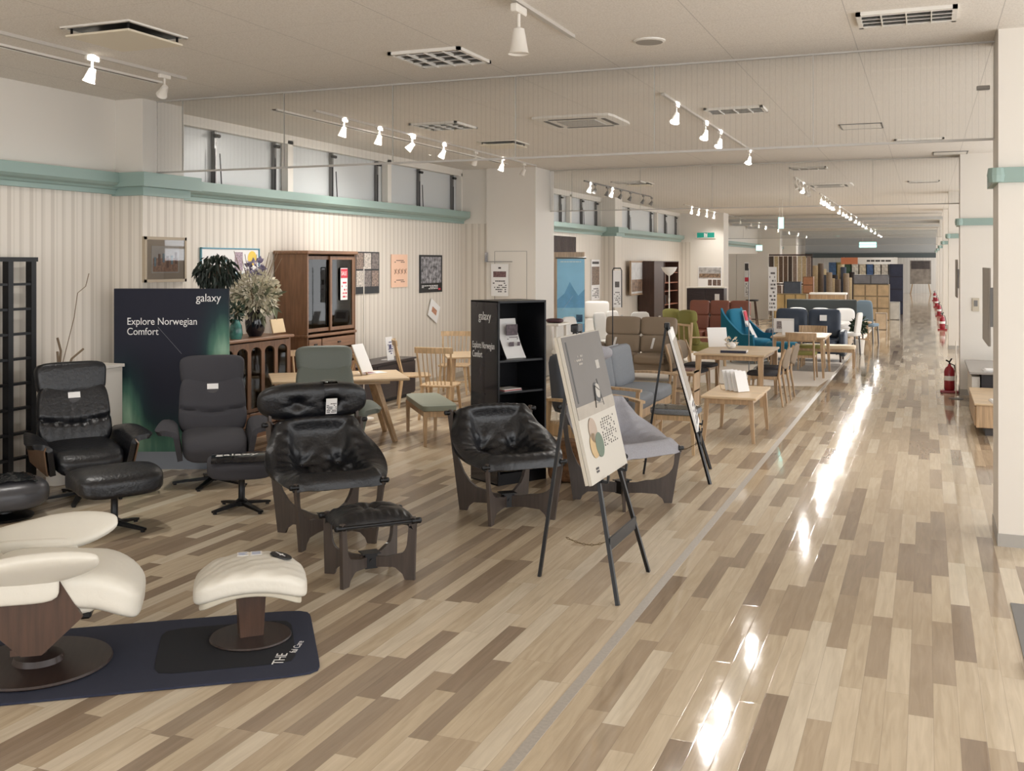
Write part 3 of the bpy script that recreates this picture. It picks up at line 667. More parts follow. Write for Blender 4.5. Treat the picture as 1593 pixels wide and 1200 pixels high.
def recliner(label, loc, rz, m, shell=None, seat=.0, tagside=0, black_shell=BLACKM, five=5):
    t = thing('swivel_recliner', label, 'armchair', loc, rz)
    star(t, .36, 0, five, BLACKM, .5, .028, .27)
    MB().box((0, .02, .285), (.42, .44, .035), b=.01).build('seat_plate', BLACKM, t)
    MB().pill((0, -.05, .385), (.56, .60, .17), 5, 12, (.1, 0, 0), lambda w, q: (w.x, w.y, w.z-(.05*max(0, -q.y-.4)**2*3 if q.z > -2 else 0)-.0*q.x)).build('seat_cushion', m, t, True)
    def bk(w, q):
        z = w.z
        d = .0
        if q.y < 0: d = -.032*math.exp(-((q.z+.28-.14*q.x*q.x)/.055)**2)+.009*math.sin(q.x*24)*math.exp(-((q.z+.28)/.3)**2)*(1 if m is LEATHER else 0)
        flare = 1-.05*q.z
        return (w.x*flare, w.y-d+.03*q.x*q.x*(-1), z)
    MB().pill((0, .30, .68), (.60, .17, .58), 4.5, 22, (-.30, 0, 0), bk).build('back_cushion', m, t, True)
    MB().pill((0, .375, .985), (.58, .17, .29), 5, 12, (-.16, 0, 0), lambda w, q: (w.x*(1+.04*q.z), w.y, w.z)).build('headrest', m, t, True)
    sb = MB(); sb.sheet(lambda u, v: (lerp(-.24, .24, u), .36+.13*v+.0+.03*abs(2*u-1)**2*-1, .44+.62*v), 8, 8, .02); sb.build('back_shell', shell or black_shell, t, True)
    for sx in (-1, 1):
        def arm(u, v, off=0.0):
            y = lerp(.32, -.28, u); top = .56+.04*math.sin(PI*min(1, u*1.1))-.0*u
            if v < .62:
                q = v/.62; x = .275+.04*q+off; z = lerp(.30-.03*u, top-.05, q)
            else:
                q = (v-.62)/.38; fl = (.05+.16*u**.7)*(1-max(0, u-.85)**2*12); x = .315+fl*math.sin(q*PI/2)+off*.5; z = top-.05+.045*math.sin(q*PI*.62)-.015*q*q
            y -= .05*q*u
            return (sx*x, y, z)
        f = (lambda u, v: arm(u, v)) if sx > 0 else (lambda u, v: arm(1-u, v))
        g = (lambda u, v: arm(u, v, .06)) if sx > 0 else (lambda u, v: arm(1-u, v, .06))
        a_ = MB(); a_.sheet(f, 14, 12, .045*1); ao = a_.build('armrest', m, t, 80)
        if shell:
            MB().sheet(lambda u, v: g(u, v*.62), 10, 6, .012).build('wooden_shell', shell, ao, True)
    tg = MB(); x0 = .0 if not tagside else tagside
    z0 = .80 if tagside == 0 else .93
    tg.box((x0, .25 if tagside == 0 else .30, z0), (.105, .004, .17), rot=(-.28, 0, 0)); tg.build('price_tag', [mat('clear_tag', (70, 70, 74), .25)], t)
    tw = MB(); tw.box((x0, .262 if tagside == 0 else .292, z0+.05 if tagside == 0 else z0-.06), (.1, .004, .05), rot=(-.28, 0, 0)); tw.build('price_tag', PAPER, t)
    return t
def footstool(label, loc, rz, m, five=4, k=1.0):
    t = thing('swivel_footstool', label, 'footstool', loc, rz)
    star(t, .27, 0, five, BLACKM, .6, .026, .29)
    MB().pill((0, 0, .375+.02*(k > 1)), (.54*k, .44*k, .15*k), 4.5, 12, None, lambda w, q: (w.x, w.y, w.z-.05*q.y*q.y)).build('seat_cushion', m, t, True)
    return t
# ================================================================ FOREGROUND SEATING
recliner('black leather recliner with wooden shell arms beside the black lattice screen', G(128, 775), cface(.60, -.80), LEATHER, wood('shell_walnut', (112, 86, 66), rough=.4, axis=2))
footstool('black leather footstool in front of the black leather recliner', G(178, 824), cface(.62, -.78), LEATHER, 4, 1.18)
recliner('charcoal fabric recliner in front of the dark northern-lights board', G(333, 752), cface(.32, -.95), CHARF)
f2 = footstool('grey fabric footstool with plastic wrap on top, between two recliners', G(376, 792), cface(.25, -.97), CHARF)
sl = MB(); sl.sheet(lambda u, v: (lerp(-.235, .235, u), lerp(-.2, .17, v), .457-.05*(lerp(-.2, .17, v)/.22)**2+.002*math.sin(u*40)*math.sin(v*17)), 16, 10, .002); so = sl.build('plastic_wrap', mat('black_film', (28, 28, 32), .12), f2, True)
text('lettering', 'galaxy', .1, PAPER, f2, (-.2, -.14, .463), (0, 0, 0), sx=1.35)
recliner('grey-green leather recliner in front of the oak A-frame table', G(510, 716), cface(.28, -.96), OLIVEL, tagside=.13)
# small grey footstool at the left edge, wrapped in clear film
t = thing('swivel_footstool', 'grey leather footstool with crumpled clear film, cut by the left picture edge', 'footstool', G(8, 806), cface(.6, -.8))
MB().pill((0, 0, .20), (.62, .50, .24), 3, 12, None, lambda w, q: (w.x, w.y, w.z-.03*q.y*q.y)).build('seat_cushion', mat('grey_leather', (72, 72, 76), .3, bump=.1, bscale=30), t, True)
MB().sheet(lambda u, v: (lerp(-.2, .2, u), lerp(-.18, .18, v), .335-.05*(abs(u-.5)**2+abs(v-.5)**2)*1.5+.012*math.sin(u*37)*math.cos(v*31+u*20)), 18, 18, .002).build('plastic_wrap', mat('dark_film', (40, 42, 44), .08), t, 80)
MB().lathe([(.2, 0), (.21, .02), (.05, .04), (.04, .1)], n=24).build('base', BLACKM, t, True)
ca = cface(.32, -.95)
luna('black leather sling chair with tufted headrest and dark plywood legs', G(509, 836), cface(.41, -.91), LEATHER, True)
luna_stool('black leather sling footstool in front of the headrest chair', G(575, 897), cface(.42, -.9), LEATHER)
luna('low-back black leather sling chair between bookcase and poster easel', G(789, 800), cface(.38, -.92), LEATHER)
luna('grey fabric sling chair behind the poster easel', G(968, 779), cface(.6, -.8), GREYF)
# ivory recliner, its stool, the mat
mt = G(505, 1050); 
def mat_rug():
    e = Vector((-.968, -.25)); f = Vector((-.27, .93)).normalized()     # eye-frame: along, across
    c = (-.91, 5.04)
    L_, D_ = c[0]+e.x*1.28+f.x*.48, c[1]+e.y*1.28+f.y*.48; x, y = W(L_, D_)
    rz = cface(.25, -.968)
    t = thing('floor_mat', 'dark navy floor mat with rounded corners under the ivory recliner', 'mat', (x, y, 0), rz)
    MB().pill((0, 0, .007), (2.56, .96, .013), 16, 30).build('mat', mat('navy_carpet', (44, 48, 66), .95, bump=.4, bscale=500, var=.12, vscale=250), t, 30)
    NB = mat('black_carpet', (18, 19, 26), .95, bump=.3, bscale=500)
    for x0 in (-.62, .83): MB().pill((x0, 0, .0145), (.68, .64, .004), 9, 10).build('foot_pad', NB, t, 30)
    text('lettering', 'THE', .08, PAPER, t, (1.10, -.34, .0175), (0, 0, 1.35), ext=.0004); text('lettering', 'ful Care', .05, PAPER, t, (1.17, -.20, .0175), (0, 0, 1.25), ext=.0004)
    return t
mat_rug()
DISC = mat('dark_wood_disc', (58, 46, 42), .34, coat=0, spec=.35, var=.2, vscale=4, stretch=(1, 12, 1))
def ivory_chair():
    x, y = G(60, 1034, .016); t = thing('ivory_recliner', 'ivory leather recliner on a round dark disc base, cut by left picture edge', 'armchair', (x, y, .0165), cface(.968, .25))
    MB().lathe([(.001, .0), (.335, .0), (.345, .008), (.34, .018), (.12, .022), (.11, .05), (.04, .06), (.035, .17)], n=64).build('disc_base', DISC, t, 30)
    pol = [(-.26, .36), (-.30, .46), (.14, .475), (.24, .30), (.06, .135), (-.03, .135)]
    for sx in (-1, 1):
        mb = MB(); M4 = Matrix.Translation((sx*.25, 0, 0)) @ Matrix.Rotation(-PI/2, 4, 'Z'); mb.prism(pol, .03, M4); mb.build('wooden_side_panel', WALNUT, t)
    MB().box((0, .02, .15), (.5, .12, .03)).build('wooden_cross_plate', WALNUT, t)
    MB().box((0, -.06, .30), (.42, .42, .06), b=.01).build('recline_mechanism', BLACKM, t)
    def st(w, q): 
        dr = max(0, -q.y-.35)
        return (w.x*(1+.06*dr), w.y, w.z-.32*dr**1.7*.62)
    MB().pill((0, -.14, .42), (.52, .72, .20), 4.5, 18, (.08, 0, 0), st).build('seat_cushion', LEATHERW, t, True)
    MB().pill((0, .0, .34), (.47, .60, .10), 7, 10).build('seat_base', LEATHERW, t, True)
    MB().pill((0, .40, .70), (.60, .22, .85), 4, 16, (-.42, 0, 0), lambda w, q: (w.x, w.y-.02*math.sin(q.z*5), w.z)).build('back_cushion', LEATHERW, t, True)
    MB().pill((0, .66, 1.12), (.56, .2, .34), 4, 12, (-.3, 0, 0)).build('headrest', LEATHERW, t, True)
    for sx in (-1, 1):
        def wing(u, v, sx=sx):    # u back->front, v inner->outer
            y = lerp(.34, -.36, u); wd_ = .05+.10*math.sin(PI*min(1, .25+u*.62))
            x = .285+wd_*(v*2-.7); z = .54+.05*u*u+.03*math.sin(PI*v)+(-.02 if v < .05 or v > .95 else 0)-.02*v
            return (sx*x, y, z)
        fn = (lambda u, v: wing(u, v)) if sx < 0 else (lambda u, v: wing(1-u, v))
        mb = MB(); mb.pill((sx*.34, .0, .56), (.075, .66, .21), 3, 14, (-.10, sx*.75, 0), lambda w, q, sx=sx: (w.x, w.y, w.z*(1-.45*max(0, q.y)-.35*max(0, -q.y-.3)**1.5*1.6)+.02*q.y*q.y))
        mb.build('arm_pad', LEATHERW, t, True)
        MB().pill((sx*.29, .08, .47), (.05, .44, .16), 5, 10).build('arm_side', LEATHERW, t, True)
ivory_chair()
def ivory_stool():
    x, y = G(390, 992, .016); t = thing('ivory_footstool', 'ivory leather footstool on a wooden post and round dark disc', 'footstool', (x, y, .0165), cface(.968, .25))
    MB().lathe([(.001, 0), (.205, 0), (.212, .006), (.208, .014), (.001, .02)], n=48).build('disc_base', DISC, t, 30)
    mb = MB(); mb.T = Matrix.Rotation(.15, 4, 'Z'); mb.bar((0, 0, .01), (0, 0, .30), .085, .12, .095, .15); mb.build('wooden_post', WALNUT, t)
    ar = lambda w, q: (w.x, w.y, w.z-.075*abs(q.y)**2.2)
    MB().pill((0, 0, .345), (.46, .58, .13), 4.2, 20, None, lambda w, q: (w.x, w.y, w.z-.075*abs(q.y)**2.2+(.005*math.sin(q.y*13+q.x*7)*math.sin(q.x*9) if q.z > .3 else 0))).build('seat_cushion', LEATHERW, t, True)
    MB().pill((0, 0, .292), (.40, .52, .05), 6, 12, None, ar).build('under_cushion', mat('ivory_leather_under', (206, 198, 180), .45), t, True)
    tp = lambda y: .41-.075*abs(y/.29)**2.2
    d = MB(); d.T = Matrix.Translation((.10, -.16, tp(-.16)+.003)) @ Matrix.Rotation(-.28*-1, 4, 'X'); d.lathe([(.001, .006), (.058, .005), (.06, 0)], n=28); d.build('round_label', BLACK, t, True)
    l2 = MB(); l2.T = d.T; l2.box((0, 0, .0075), (.05, .008, .001), (0, 0, .9), 0); l2.box((.015, .01, .0075), (.05, .008, .001), (0, 0, .9), 0); l2.box((0, 0, .0078), (.04, .008, .001), (0, 0, -.5), 0); l2.build('emblem', PAPER, t)
    p_ = MB(); p_.T = Matrix.Translation((.12, .005, .411)); 
    for k in (-1, 1): p_.box((0, k*.035, 0), (.07, .06, .002))
    for k in (-1, 1):
        for j in range(4): p_.box((-.02+.014*j, k*.035, .0014), (.006, .045, .001), mi=1)
    p_.build('price_tag', [PAPER, mat('pale_ink', (150, 160, 185), .6)], t)
ivory_stool()
# ================================================================ EASELS
def easel(label, loc, rz, lean, h, bx0, bx1, bz0, bz1, back, art, aw=.71):
    t = thing('easel', label, 'easel', loc, rz)
    hw = aw/2; k = lean/h
    for sx in (-1, 1): MB().bar((sx*hw, 0, 0), (sx*.035, lean, h), .026, .022).build('leg', BLACK, t)
    MB().bar((0, back, 0), (0, lean+.01, h-.02), .024, .02).build('leg', BLACK, t)
    z = .33; MB().bar((-hw*(1-z/h)-.01, k*z-.006, z), (hw*(1-z/h)+.01, k*z-.006, z), .012, .075).build('crossbar', BLACK, t)
    MB().box((0, lean, h-.01), (.10, .05, .05), b=.006).build('top_block', BLACK, t)
    for sx in (-1, 1):
        x = sx*hw*(1-bz0/h); mb = MB(); mb.bar((x, k*bz0+.01, bz0-.012), (x, k*bz0-.055, bz0-.02), .02, .018); mb.bar((x, k*bz0-.055, bz0-.025), (x, k*bz0-.06, bz0+.02), .02, .012); mb.build('ledge_peg', BLACK, t)
    c = MB(); pts = [(lerp(.02, 0, q), lerp(back*.72, k*z, q), .26+.07*q-.06*math.sin(PI*q)) for q in [i/14 for i in range(15)]]
    for i in range(14):
        p = Vector(pts[i]); q = Vector(pts[i+1]); m_ = (p+q)/2; d = (q-p)*.62; s_ = Vector((.006, 0, 0)) if i % 2 else Vector((0, 0, .006))
        c.tube([m_-d, m_+s_, m_+d], .0022, 5); c.tube([m_-d, m_-s_, m_+d], .0022, 5)
    c.build('chain', mat('brass_chain', (120, 104, 76), .35, metal=.9), t)
    # poster board resting on the pegs: a thing of its own
    return t
def board_on(label, e, lean, h, bx0, bx1, bz0, bz1, build):
    k = lean/h; L_ = math.hypot(bz1-bz0, k*(bz1-bz0)); an = -math.atan(k)
    t = thing('poster_board', label, 'poster', (0, 0, 0), 0)
    M4 = Matrix.Translation(e.location) @ Matrix.Rotation(e.rotation_euler.z, 4, 'Z') @ Matrix.Translation(((bx0+bx1)/2, k*bz0-.03, bz0)) @ Matrix.Rotation(an, 4, 'X')
    t.matrix_world = M4; build(t, bx1-bx0, L_); return t
ex, ey = W(.75, 6.39)
e1 = easel('black wooden easel with a chain, nearest the aisle, carrying a grey poster', (ex, ey, 0), cface(.927, -.375), .37, 1.6, 0, 0, .70, 1.5, .62, None)
GREYART = mat('poster_photo_grey', (104, 98, 92), .5, var=.05, vscale=3)
ARTD = mat('poster_photo_dark', (52, 50, 48), .5); ARTL = mat('poster_photo_light', (168, 158, 144), .5, var=.1, vscale=8)
CARDW = mat('poster_card', (200, 194, 183), .6)
def poster1(t, w, h):
    MB().box((0, .012, h/2), (w, .02, h)).build('board', CARDW, t)
    MB().box((-.005, .034, h/2+.005), (w, .02, h)).build('board', mat('poster_card_rear', (200, 192, 178), .6), t)
    a = MB(); y = .0005; a.box((0, y, h*.715), (w*.985, .003, h*.56), mi=0)
    a.box((0, y-.002, h*.475), (w*.985, .002, h*.085), mi=2)
    a.box((-w*.42, y-.002, h*.75), (w*.03, .001, h*.42), mi=1)
    a.box((w*.26, y-.002, h*.76), (w*.09, .001, h*.06), mi=3)
    # printed lounge chair
    for p, q in (((-.02, .47), (.03, .62)), ((.14, .47), (.10, .66)), ((.0, .50), (.13, .49)), ((.03, .62), (.10, .58))): a.bar((p[0]*w/.7, y-.003, p[1]*h), (q[0]*w/.7, y-.003, q[1]*h), .012, .002, mi=1)
    a.pill((.06*w/.7, y-.003, .57*h), (.13, .003, .12), 3, 5, (0, .3, 0), mi=1); a.pill((.075*w/.7, y-.004, .58*h), (.08, .003, .09), 3, 5, (0, .3, 0), mi=3)
    a.build('printed_photo', [GREYART, ARTD, ARTL, mat('poster_pale', (176, 170, 160), .5)], t)
    scr = MB(); scribble(scr, -w*.34, -w*.08, h*.78, h*.86, 3, y-.003, 0, .55, seed=5); scr.build('lettering', mat('poster_script', (160, 152, 142), .5), t)
    for cx, cz, cc in ((-.22, .335, (170, 150, 132)), (-.26, .235, (190, 160, 112)), (-.13, .225, (86, 104, 82))):
        d = MB(); d.T = Matrix.Translation((cx*w, y-.002-(.001 if cx == -.13 else 0), cz*h)) @ Matrix.Rotation(PI/2, 4, 'X'); d.lathe([(.001, 0), (.075, 0), (.075, .0015), (.001, .0015)], n=32); d.build('printed_circle', mat('print_%d' % cc[0], cc, .5), t)
    sc = MB()
    for c_ in range(7):
        for r_ in range(11):
            if (c_*7+r_*3) % 11 > (1 if c_ < 5 else 4): sc.box((w*(.02+c_*.058), y-.001, h*(.38-r_*.018)), (.011, .0015, .009))
    sc.box((-w*.30, y-.001, h*.085), (.05, .002, .012)); sc.box((-w*.30, y-.001, h*.065), (.05, .002, .012)); sc.build('lettering', INK, t)
board_on('tall grey and cream poster board on the near easel', e1, .37, 1.6, -.42, .33, .70, 1.56, poster1)
ex, ey = W(1.855, 9.72)
e2 = easel('black easel seen almost edge-on beside the oak coffee table', (ex, ey, 0), cface(.98, -.19), .40, 1.42, 0, 0, .47, 1.4, .62, None)
def poster2(t, w, h):
    MB().box((0, .012, h/2), (w, .02, h)).build('board', PAPER, t)
    a = MB(); a.box((0, 0, h*.6), (w*.9, .003, h*.6)); scribble(a, -w*.4, w*.4, h*.05, h*.25, 5, -.001, 1, .7); a.build('printed_photo', [ARTL, INK], t)
board_on('white-backed poster board seen edge-on on the far black easel', e2, .40, 1.42, -.35, .35, .47, 1.38, poster2)
# ================================================================ NORTHERN-LIGHTS BOARD
def aurora():
    m = bpy.data.materials.new('aurora_print'); m.use_nodes = True; nt = m.node_tree; L = nt.links.new; b = nt.nodes['Principled BSDF']; b.inputs['Roughness'].default_value = .6; b.inputs['Specular IOR Level'].default_value = .25
    tc = nt.nodes.new('ShaderNodeTexCoord'); sp = nt.nodes.new('ShaderNodeSeparateXYZ')
    ns = nt.nodes.new('ShaderNodeTexNoise'); ns.inputs['Scale'].default_value = 1; ns.inputs['Detail'].default_value = 3
    mp = nt.nodes.new('ShaderNodeMapping'); mp.inputs['Scale'].default_value = (9, 1, 1.4); L(tc.outputs['Object'], mp.inputs[0]); L(mp.outputs[0], ns.inputs['Vector'])
    L(tc.outputs['Object'], sp.inputs[0])
    def mth(op, a, c=None):
        n = nt.nodes.new('ShaderNodeMath'); n.operation = op
        for i, v in enumerate((a, c)):
            if v is None: continue
            if isinstance(v, (int, float)): n.inputs[i].default_value = v
            else: L(v, n.inputs[i])
        return n.outputs[0]
    tot = None
    for (cx, cz, rx, rz, amp) in ((.50, .92+.12, .15, .42, 1.0), (-.46, .52, .16, .36, .95), (-.2, .22, .38, .24, .5), (.2, .25, .4, .2, .35), (.42, .62, .2, .3, .3)):
        dx = mth('MULTIPLY', mth('SUBTRACT', sp.outputs[0], cx), 1/rx); dz = mth('MULTIPLY', mth('SUBTRACT', sp.outputs[2], cz), 1/rz)
        r = mth('ADD', mth('MULTIPLY', dx, dx), mth('MULTIPLY', dz, dz)); g = mth('MULTIPLY', mth('EXPONENT', mth('MULTIPLY', r, -1)), amp)
        tot = g if tot is None else mth('ADD', tot, g)
    tot = mth('MULTIPLY', tot, mth('ADD', .45, mth('MULTIPLY', ns.outputs[0], 1.1)))
    rp = nt.nodes.new('ShaderNodeValToRGB'); e = rp.color_ramp.elements; e[0].position = 0; e[0].color = (*lin((32, 33, 46)), 1); e[1].position = 1; e[1].color = (*lin((150, 184, 160)), 1)
    k = e.new(.3); k.color = (*lin((36, 58, 62)), 1); k = e.new(.62); k.color = (*lin((80, 120, 104)), 1)
    L(tot, rp.inputs[0]); L(rp.outputs[0], b.inputs['Base Color']); return m
x, y = W(-3.3, 10.06)
t = thing('advertising_board', 'large dark board with northern lights print reading Explore Norwegian Comfort', 'sign', (x, y, 0), cface(0, -1))
MB().box((0, .02, .96), (1.11, .04, 1.58)).build('printed_panel', aurora(), t)
MB().box((0, .02, .085), (1.09, .044, .17)).build('plinth', mat('blue_grey_plinth', (132, 138, 148), .5), t)
MB().box((.02, .16, .5), (.5, .25, .02)).build('support_foot', BLACK, t)
text('lettering', 'Explore Norwegian\nComfort', .098, PAPER, t, (-.43, -.001, 1.40), sx=.88)
text('lettering', 'galaxy', .11, PAPER, t, (.24, -.001, 1.625), sx=.9)
m_ = MB(); m_.bar((-.13, -.001, 1.38), (.10, -.001, 1.12), .006, .001); m_.build('meteor_streak', mat('streak_grey', (150, 152, 156), .5), t)
# ================================================================ BLACK BOOKCASE
def bookcase():
    cL, cD = -.124, 9.29; e = (.8, .6); f = (-.6, .8); w, d, h = .55, .43, 1.655
    x, y = W(cL+e[0]*w/2+f[0]*d/2, cD+e[1]*w/2+f[1]*d/2)
    t = thing('bookcase', 'tall black open bookcase with galaxy lettering on its side', 'bookcase', (x, y, 0), cface(.6, -.8))
    BL = mat('black_laminate', (18, 18, 22), .35, spec=.35)
    for sx in (-1, 1): MB().box((sx*(w/2-.009), 0, h/2), (.018, d, h)).build('side_panel', BL, t)
    MB().box((0, d/2-.006, h/2), (w-.04, .01, h-.02)).build('back_panel', BL, t); MB().box((0, 0, h-.009), (w, d, .018)).build('top_panel', BL, t); MB().box((0, 0, .05), (w-.036, d-.01, .1)).build('plinth', BL, t)
    for z in (1.11, .825, .47): MB().box((0, .005, z), (w-.036, d-.03, .018)).build('shelf', BL, t)
    MB().box((-w/2-.001, 0, h/2), (.003, d-.02, h-.03)).build('glossy_side_print', mat('space_film', (52, 48, 52), .12, var=.35, vscale=9, coat=.5), t)
    R_ = (PI/2, 0, -PI/2)
    text('lettering', 'galaxy', .11, PAPER, t, (-w/2-.003, .085, 1.48), R_, sx=.72); text('lettering', 'Explore Norwegian\nComfort', .085, PAPER, t, (-w/2-.003, .185, 1.22), R_, sx=.52)
    x2, y2 = t.location.x, t.location.y; rz = t.rotation_euler.z
    def put_(lx, ly): return (x2+lx*math.cos(rz)-ly*math.sin(rz), y2+lx*math.sin(rz)+ly*math.cos(rz))
    a, b_ = put_(.02, -.06); l = thing('leaflet_stand', 'white curved leaflet leaning in the upper bookcase shelf', 'leaflet', (a, b_, 1.12), rz)
    MB().sheet(lambda u, v: (lerp(-.11, .11, u)-.03*v, .06-.05*(1-v)**2*2+.03*v, .36*v+.002), 4, 12, .004).build('page', PAPER, l, True)
    q = MB(); q.box((-.01, .02, .26), (.13, .003, .10)); q.box((-.03, -.005, .13), (.05, .003, .04)); q.box((.05, -.005, .13), (.03, .003, .035)); scribble(q, -.08, .06, .17, .2, 2, .0, 0, .6); q.build('printed_photo', mat('leaflet_photo', (92, 78, 84), .5, var=.4, vscale=40), l)
    a, b_ = put_(-.1, -.12); l = thing('magazine_stack', 'thin magazines lying on the middle bookcase shelf', 'magazines', (a, b_, .834), rz+.1)
    for i, c_ in enumerate(((150, 150, 152), (168, 70, 72), (220, 218, 214))): MB().box((0, .003*i, .004+.008*i), (.21, .16, .007)).build('magazine', mat('mag_%d' % i, c_, .4), l)
    a, b_ = put_(.07, -.0); l = thing('catalogue_pile', 'crinkled wrapped brochures on the lowest visible bookcase shelf', 'brochures', (a, b_, .479), rz-.2)
    MB().pill((0, 0, .06), (.2, .16, .12), 4, 8, None, lambda w, q: (w.x+.006*math.sin(q.z*19), w.y, w.z+.008*math.sin(q.x*17))).build('wrapped_pack', mat('wrap_film', (130, 130, 126), .15, var=.4, vscale=25), l, True)
    MB().box((.07, -.04, .07), (.09, .1, .13), (0, 0, .3)).build('red_brochure', mat('brochure_red', (150, 84, 84), .5, var=.4, vscale=30), l)
bookcase()
# ================================================================ LEFT WALL ZONE
def lattice():
    x = -7.54; ya, yb = 6.08, 7.16; z0, z1 = 0, 2.05
    t = thing('lattice_shelf', 'tall black lattice shelf against the wall at the left picture edge', 'shelf', (x, (ya+yb)/2, 0))
    w = yb-ya; d = .07
    for k, yy in enumerate((-w/2+.03, -w/4+.015, 0, w/4-.015, w/2-.03)): MB().box((0, yy, (z1)/2), (d, .055, z1)).build('upright', BLACK, t)
    for k in range(10): MB().box((0, 0, .03+k*(z1-.05)/9), (d-.01, w-.04, .022)).build('shelf', BLACK, t)
    MB().box((d/2+.003, 0, z1-.02), (.01, w+.02, .04)).build('top_rail', BLACK, t)
lattice()
t = thing('dry_branches', 'bare dry branches rising behind the black leather recliner', 'branches', (-7.3, 7.2, 0))
mb = MB()
for p in (((0, 0, 0), (.02, .02, .8), (.03, -.03, 1.2)), ((0, 0, .8), (.02, .15, 1.12), (.03, .28, 1.2)), ((.02, .0, 1.0), (0, .04, 1.2), (0, .0, 1.32)), ((0, 0, .9), (0, .2, 1.5), (0, .24, 1.72), (0, .34, 1.78), (0, .38, 1.9))): mb.tube(p, .011 if len(p) < 4 else .004, 6)
mb.build('twigs', mat('bark', (122, 104, 84), .8), t); MB().lathe([(.09, 0), (.11, .2), (.07, .5), (.08, .55)], n=18).build('vase', WHITE, t, True)
t = thing('white_low_cabinet', 'white cabinet top showing behind the black leather recliner', 'cabinet', (-7.38, 8.0-.12, 0))
MB().box((0, -.18, .5), (.38, .40, 1.0), b=.005).build('body', WHITE, t); MB().box((0, -.18, 1.015), (.42, .42, .03), b=.004).build('top', WHITE, t)
def framed(px0, px1, py0, py1, X, label, name, build, th=.025, cat='picture', fw=0, fm=None):
    ya, yb = atX(px0, X), atX(px1, X); yc = (ya+yb)/2; za, zb = zat(py1, X, yc), zat(py0, X, yc)
    t = thing(name, label, cat, (X, yc, (za+zb)/2), PI/2); w, h = abs(yb-ya), zb-za
    MB().box((0, th/2, 0), (w, th, h)).build('backing', fm or PAPER, t)
    if fw:
        f = MB()
        for s_ in (-1, 1): f.box((s_*(w/2-fw/2), -.006, 0), (fw, .014, h)); f.box((0, -.006, s_*(h/2-fw/2)), (w, .014, fw))
        f.build('frame', fm, t)
    build(t, w, h); return t
M_ = lambda n, c, v=0, vs=10, r=.5: mat(n, c, r, var=v, vscale=vs)
def b_town(t, w, h):
    a = MB(); a.box((0, -.001, 0), (w*.66, .002, h*.6), mi=0); a.box((0, -.002, -h*.12), (w*.6, .002, h*.3), mi=1)
    for k in range(6): a.box((-w*.25+k*w*.1, -.0035, -h*.05+.02*(k % 3)), (w*.05, .002, h*(.2+.06*(k % 2))), mi=2 if k % 2 else 3)
    a.build('print', [M_('tw0', (190, 182, 170), .1), M_('tw1', (170, 128, 100), .35, 40), M_('tw2', (120, 84, 66), .3, 40), M_('tw3', (128, 150, 158), .2, 30)], t)
    MB().box((0, -.009, 0), (w*.9, .001, h*.9)).build('glazing', PLAST, t)
framed(224, 289, 369, 439, -7.27, 'square framed town print above the northern-lights board, on the wall column', 'framed_picture', b_town, fw=.03, fm=M_('frame_gold', (176, 160, 138)))
def b_promo(t, w, h):
    a = MB(); a.box((0, -.001, 0), (w*.97, .002, h*.9), mi=0); a.box((w*.13, -.002, 0), (w*.14, .002, h*.7), mi=1)
    a.T = Matrix.Translation((w*.37, -.003, h*.12)) @ Matrix.Rotation(PI/2, 4, 'X'); a.lathe([(.001, 0), (h*.28, 0), (h*.28, .001), (.001, .001)], n=24, mi=2); a.T = Matrix.Identity(4)
    a.build('print', [PAPER, M_('pr1', (180, 160, 172), .5, 60), M_('pr2', (238, 206, 96))], t); text('lettering', 'Dinosa', h*.3, M_('pr3', (70, 140, 150)), t, (-w*.32, -.004, .0))
framed(312, 403, 386, 428, -7.635, 'wide white promotional poster with a yellow circle, behind the small tree', 'wall_poster', b_promo, .012, 'poster', .012, M_('blue_green_border', (104, 160, 178)))
def b_six(t, w, h):
    a = MB()
    for i in range(3):
        for j in range(2): a.box((-w*.32+i*w*.32, -.001, h*.28-j*h*.42), (w*.29, .002, h*.38), mi=(i+j) % 3)
    a.build('photo_grid', [M_('s1', (150, 130, 118), .6, 35), M_('s2', (206, 196, 186), .5, 35), M_('s3', (130, 120, 116), .6, 30)], t)
framed(553, 590, 392, 457, -7.635, 'black poster with a grid of six photographs, right of the tall display cabinet', 'wall_poster', b_six, .01, 'poster', 0, BLACK)
def b_pink(t, w, h):
    a = MB(); scribble(a, -w*.32, w*.32, h*.24, h*.34, 2, -.001, 0, .7)
    for k in range(4): a.bar((-w*.32+k*w*.2, -.001, -h*.1), (-w*.2+k*w*.2, -.001, h*.06), .012, .002); a.bar((-w*.2+k*w*.2, -.001, -h*.08), (-w*.32+k*w*.2, -.001, h*.04), .01, .002); a.bar((-w*.34+k*w*.2, -.0015, -h*.01), (-w*.18+k*w*.2, -.0015, -h*.01), .012, .002)
    scribble(a, -w*.32, w*.32, -h*.36, -h*.26, 2, -.001, 0, .7); a.build('lettering', M_('brown_ink', (110, 80, 70)), t)
framed(609, 634, 396, 447, -7.635, 'salmon pink notice with dark characters on the striped wall', 'wall_notice', b_pink, .008, 'poster', 0, M_('salmon_paper', (242, 200, 172)))
def b_blk(t, w, h):
    MB().box((0, -.001, h*.1), (w*.88, .002, h*.7)).build('abstract_print', M_('ab', (150, 148, 152), .9, 14), t)
    a = MB(); scribble(a, -w*.42, w*.3, -h*.42, -h*.3, 3, -.001, 0, .8); a.build('lettering', PAPER, t)
    MB().box((w*.36, -.002, -h*.42), (w*.1, .002, h*.05)).build('printed_badge', PINK, t)
framed(653, 688, 397, 455, -7.635, 'black poster with a white abstract pattern, rightmost on the striped wall', 'wall_poster', b_blk, .01, 'poster', 0, BLACK)
def b_tag(t, w, h): MB().box((0, -.001, 0), (w*.5, .002, h*.3)).build('print', M_('orange_spot', (196, 140, 110), .4, 40), t)
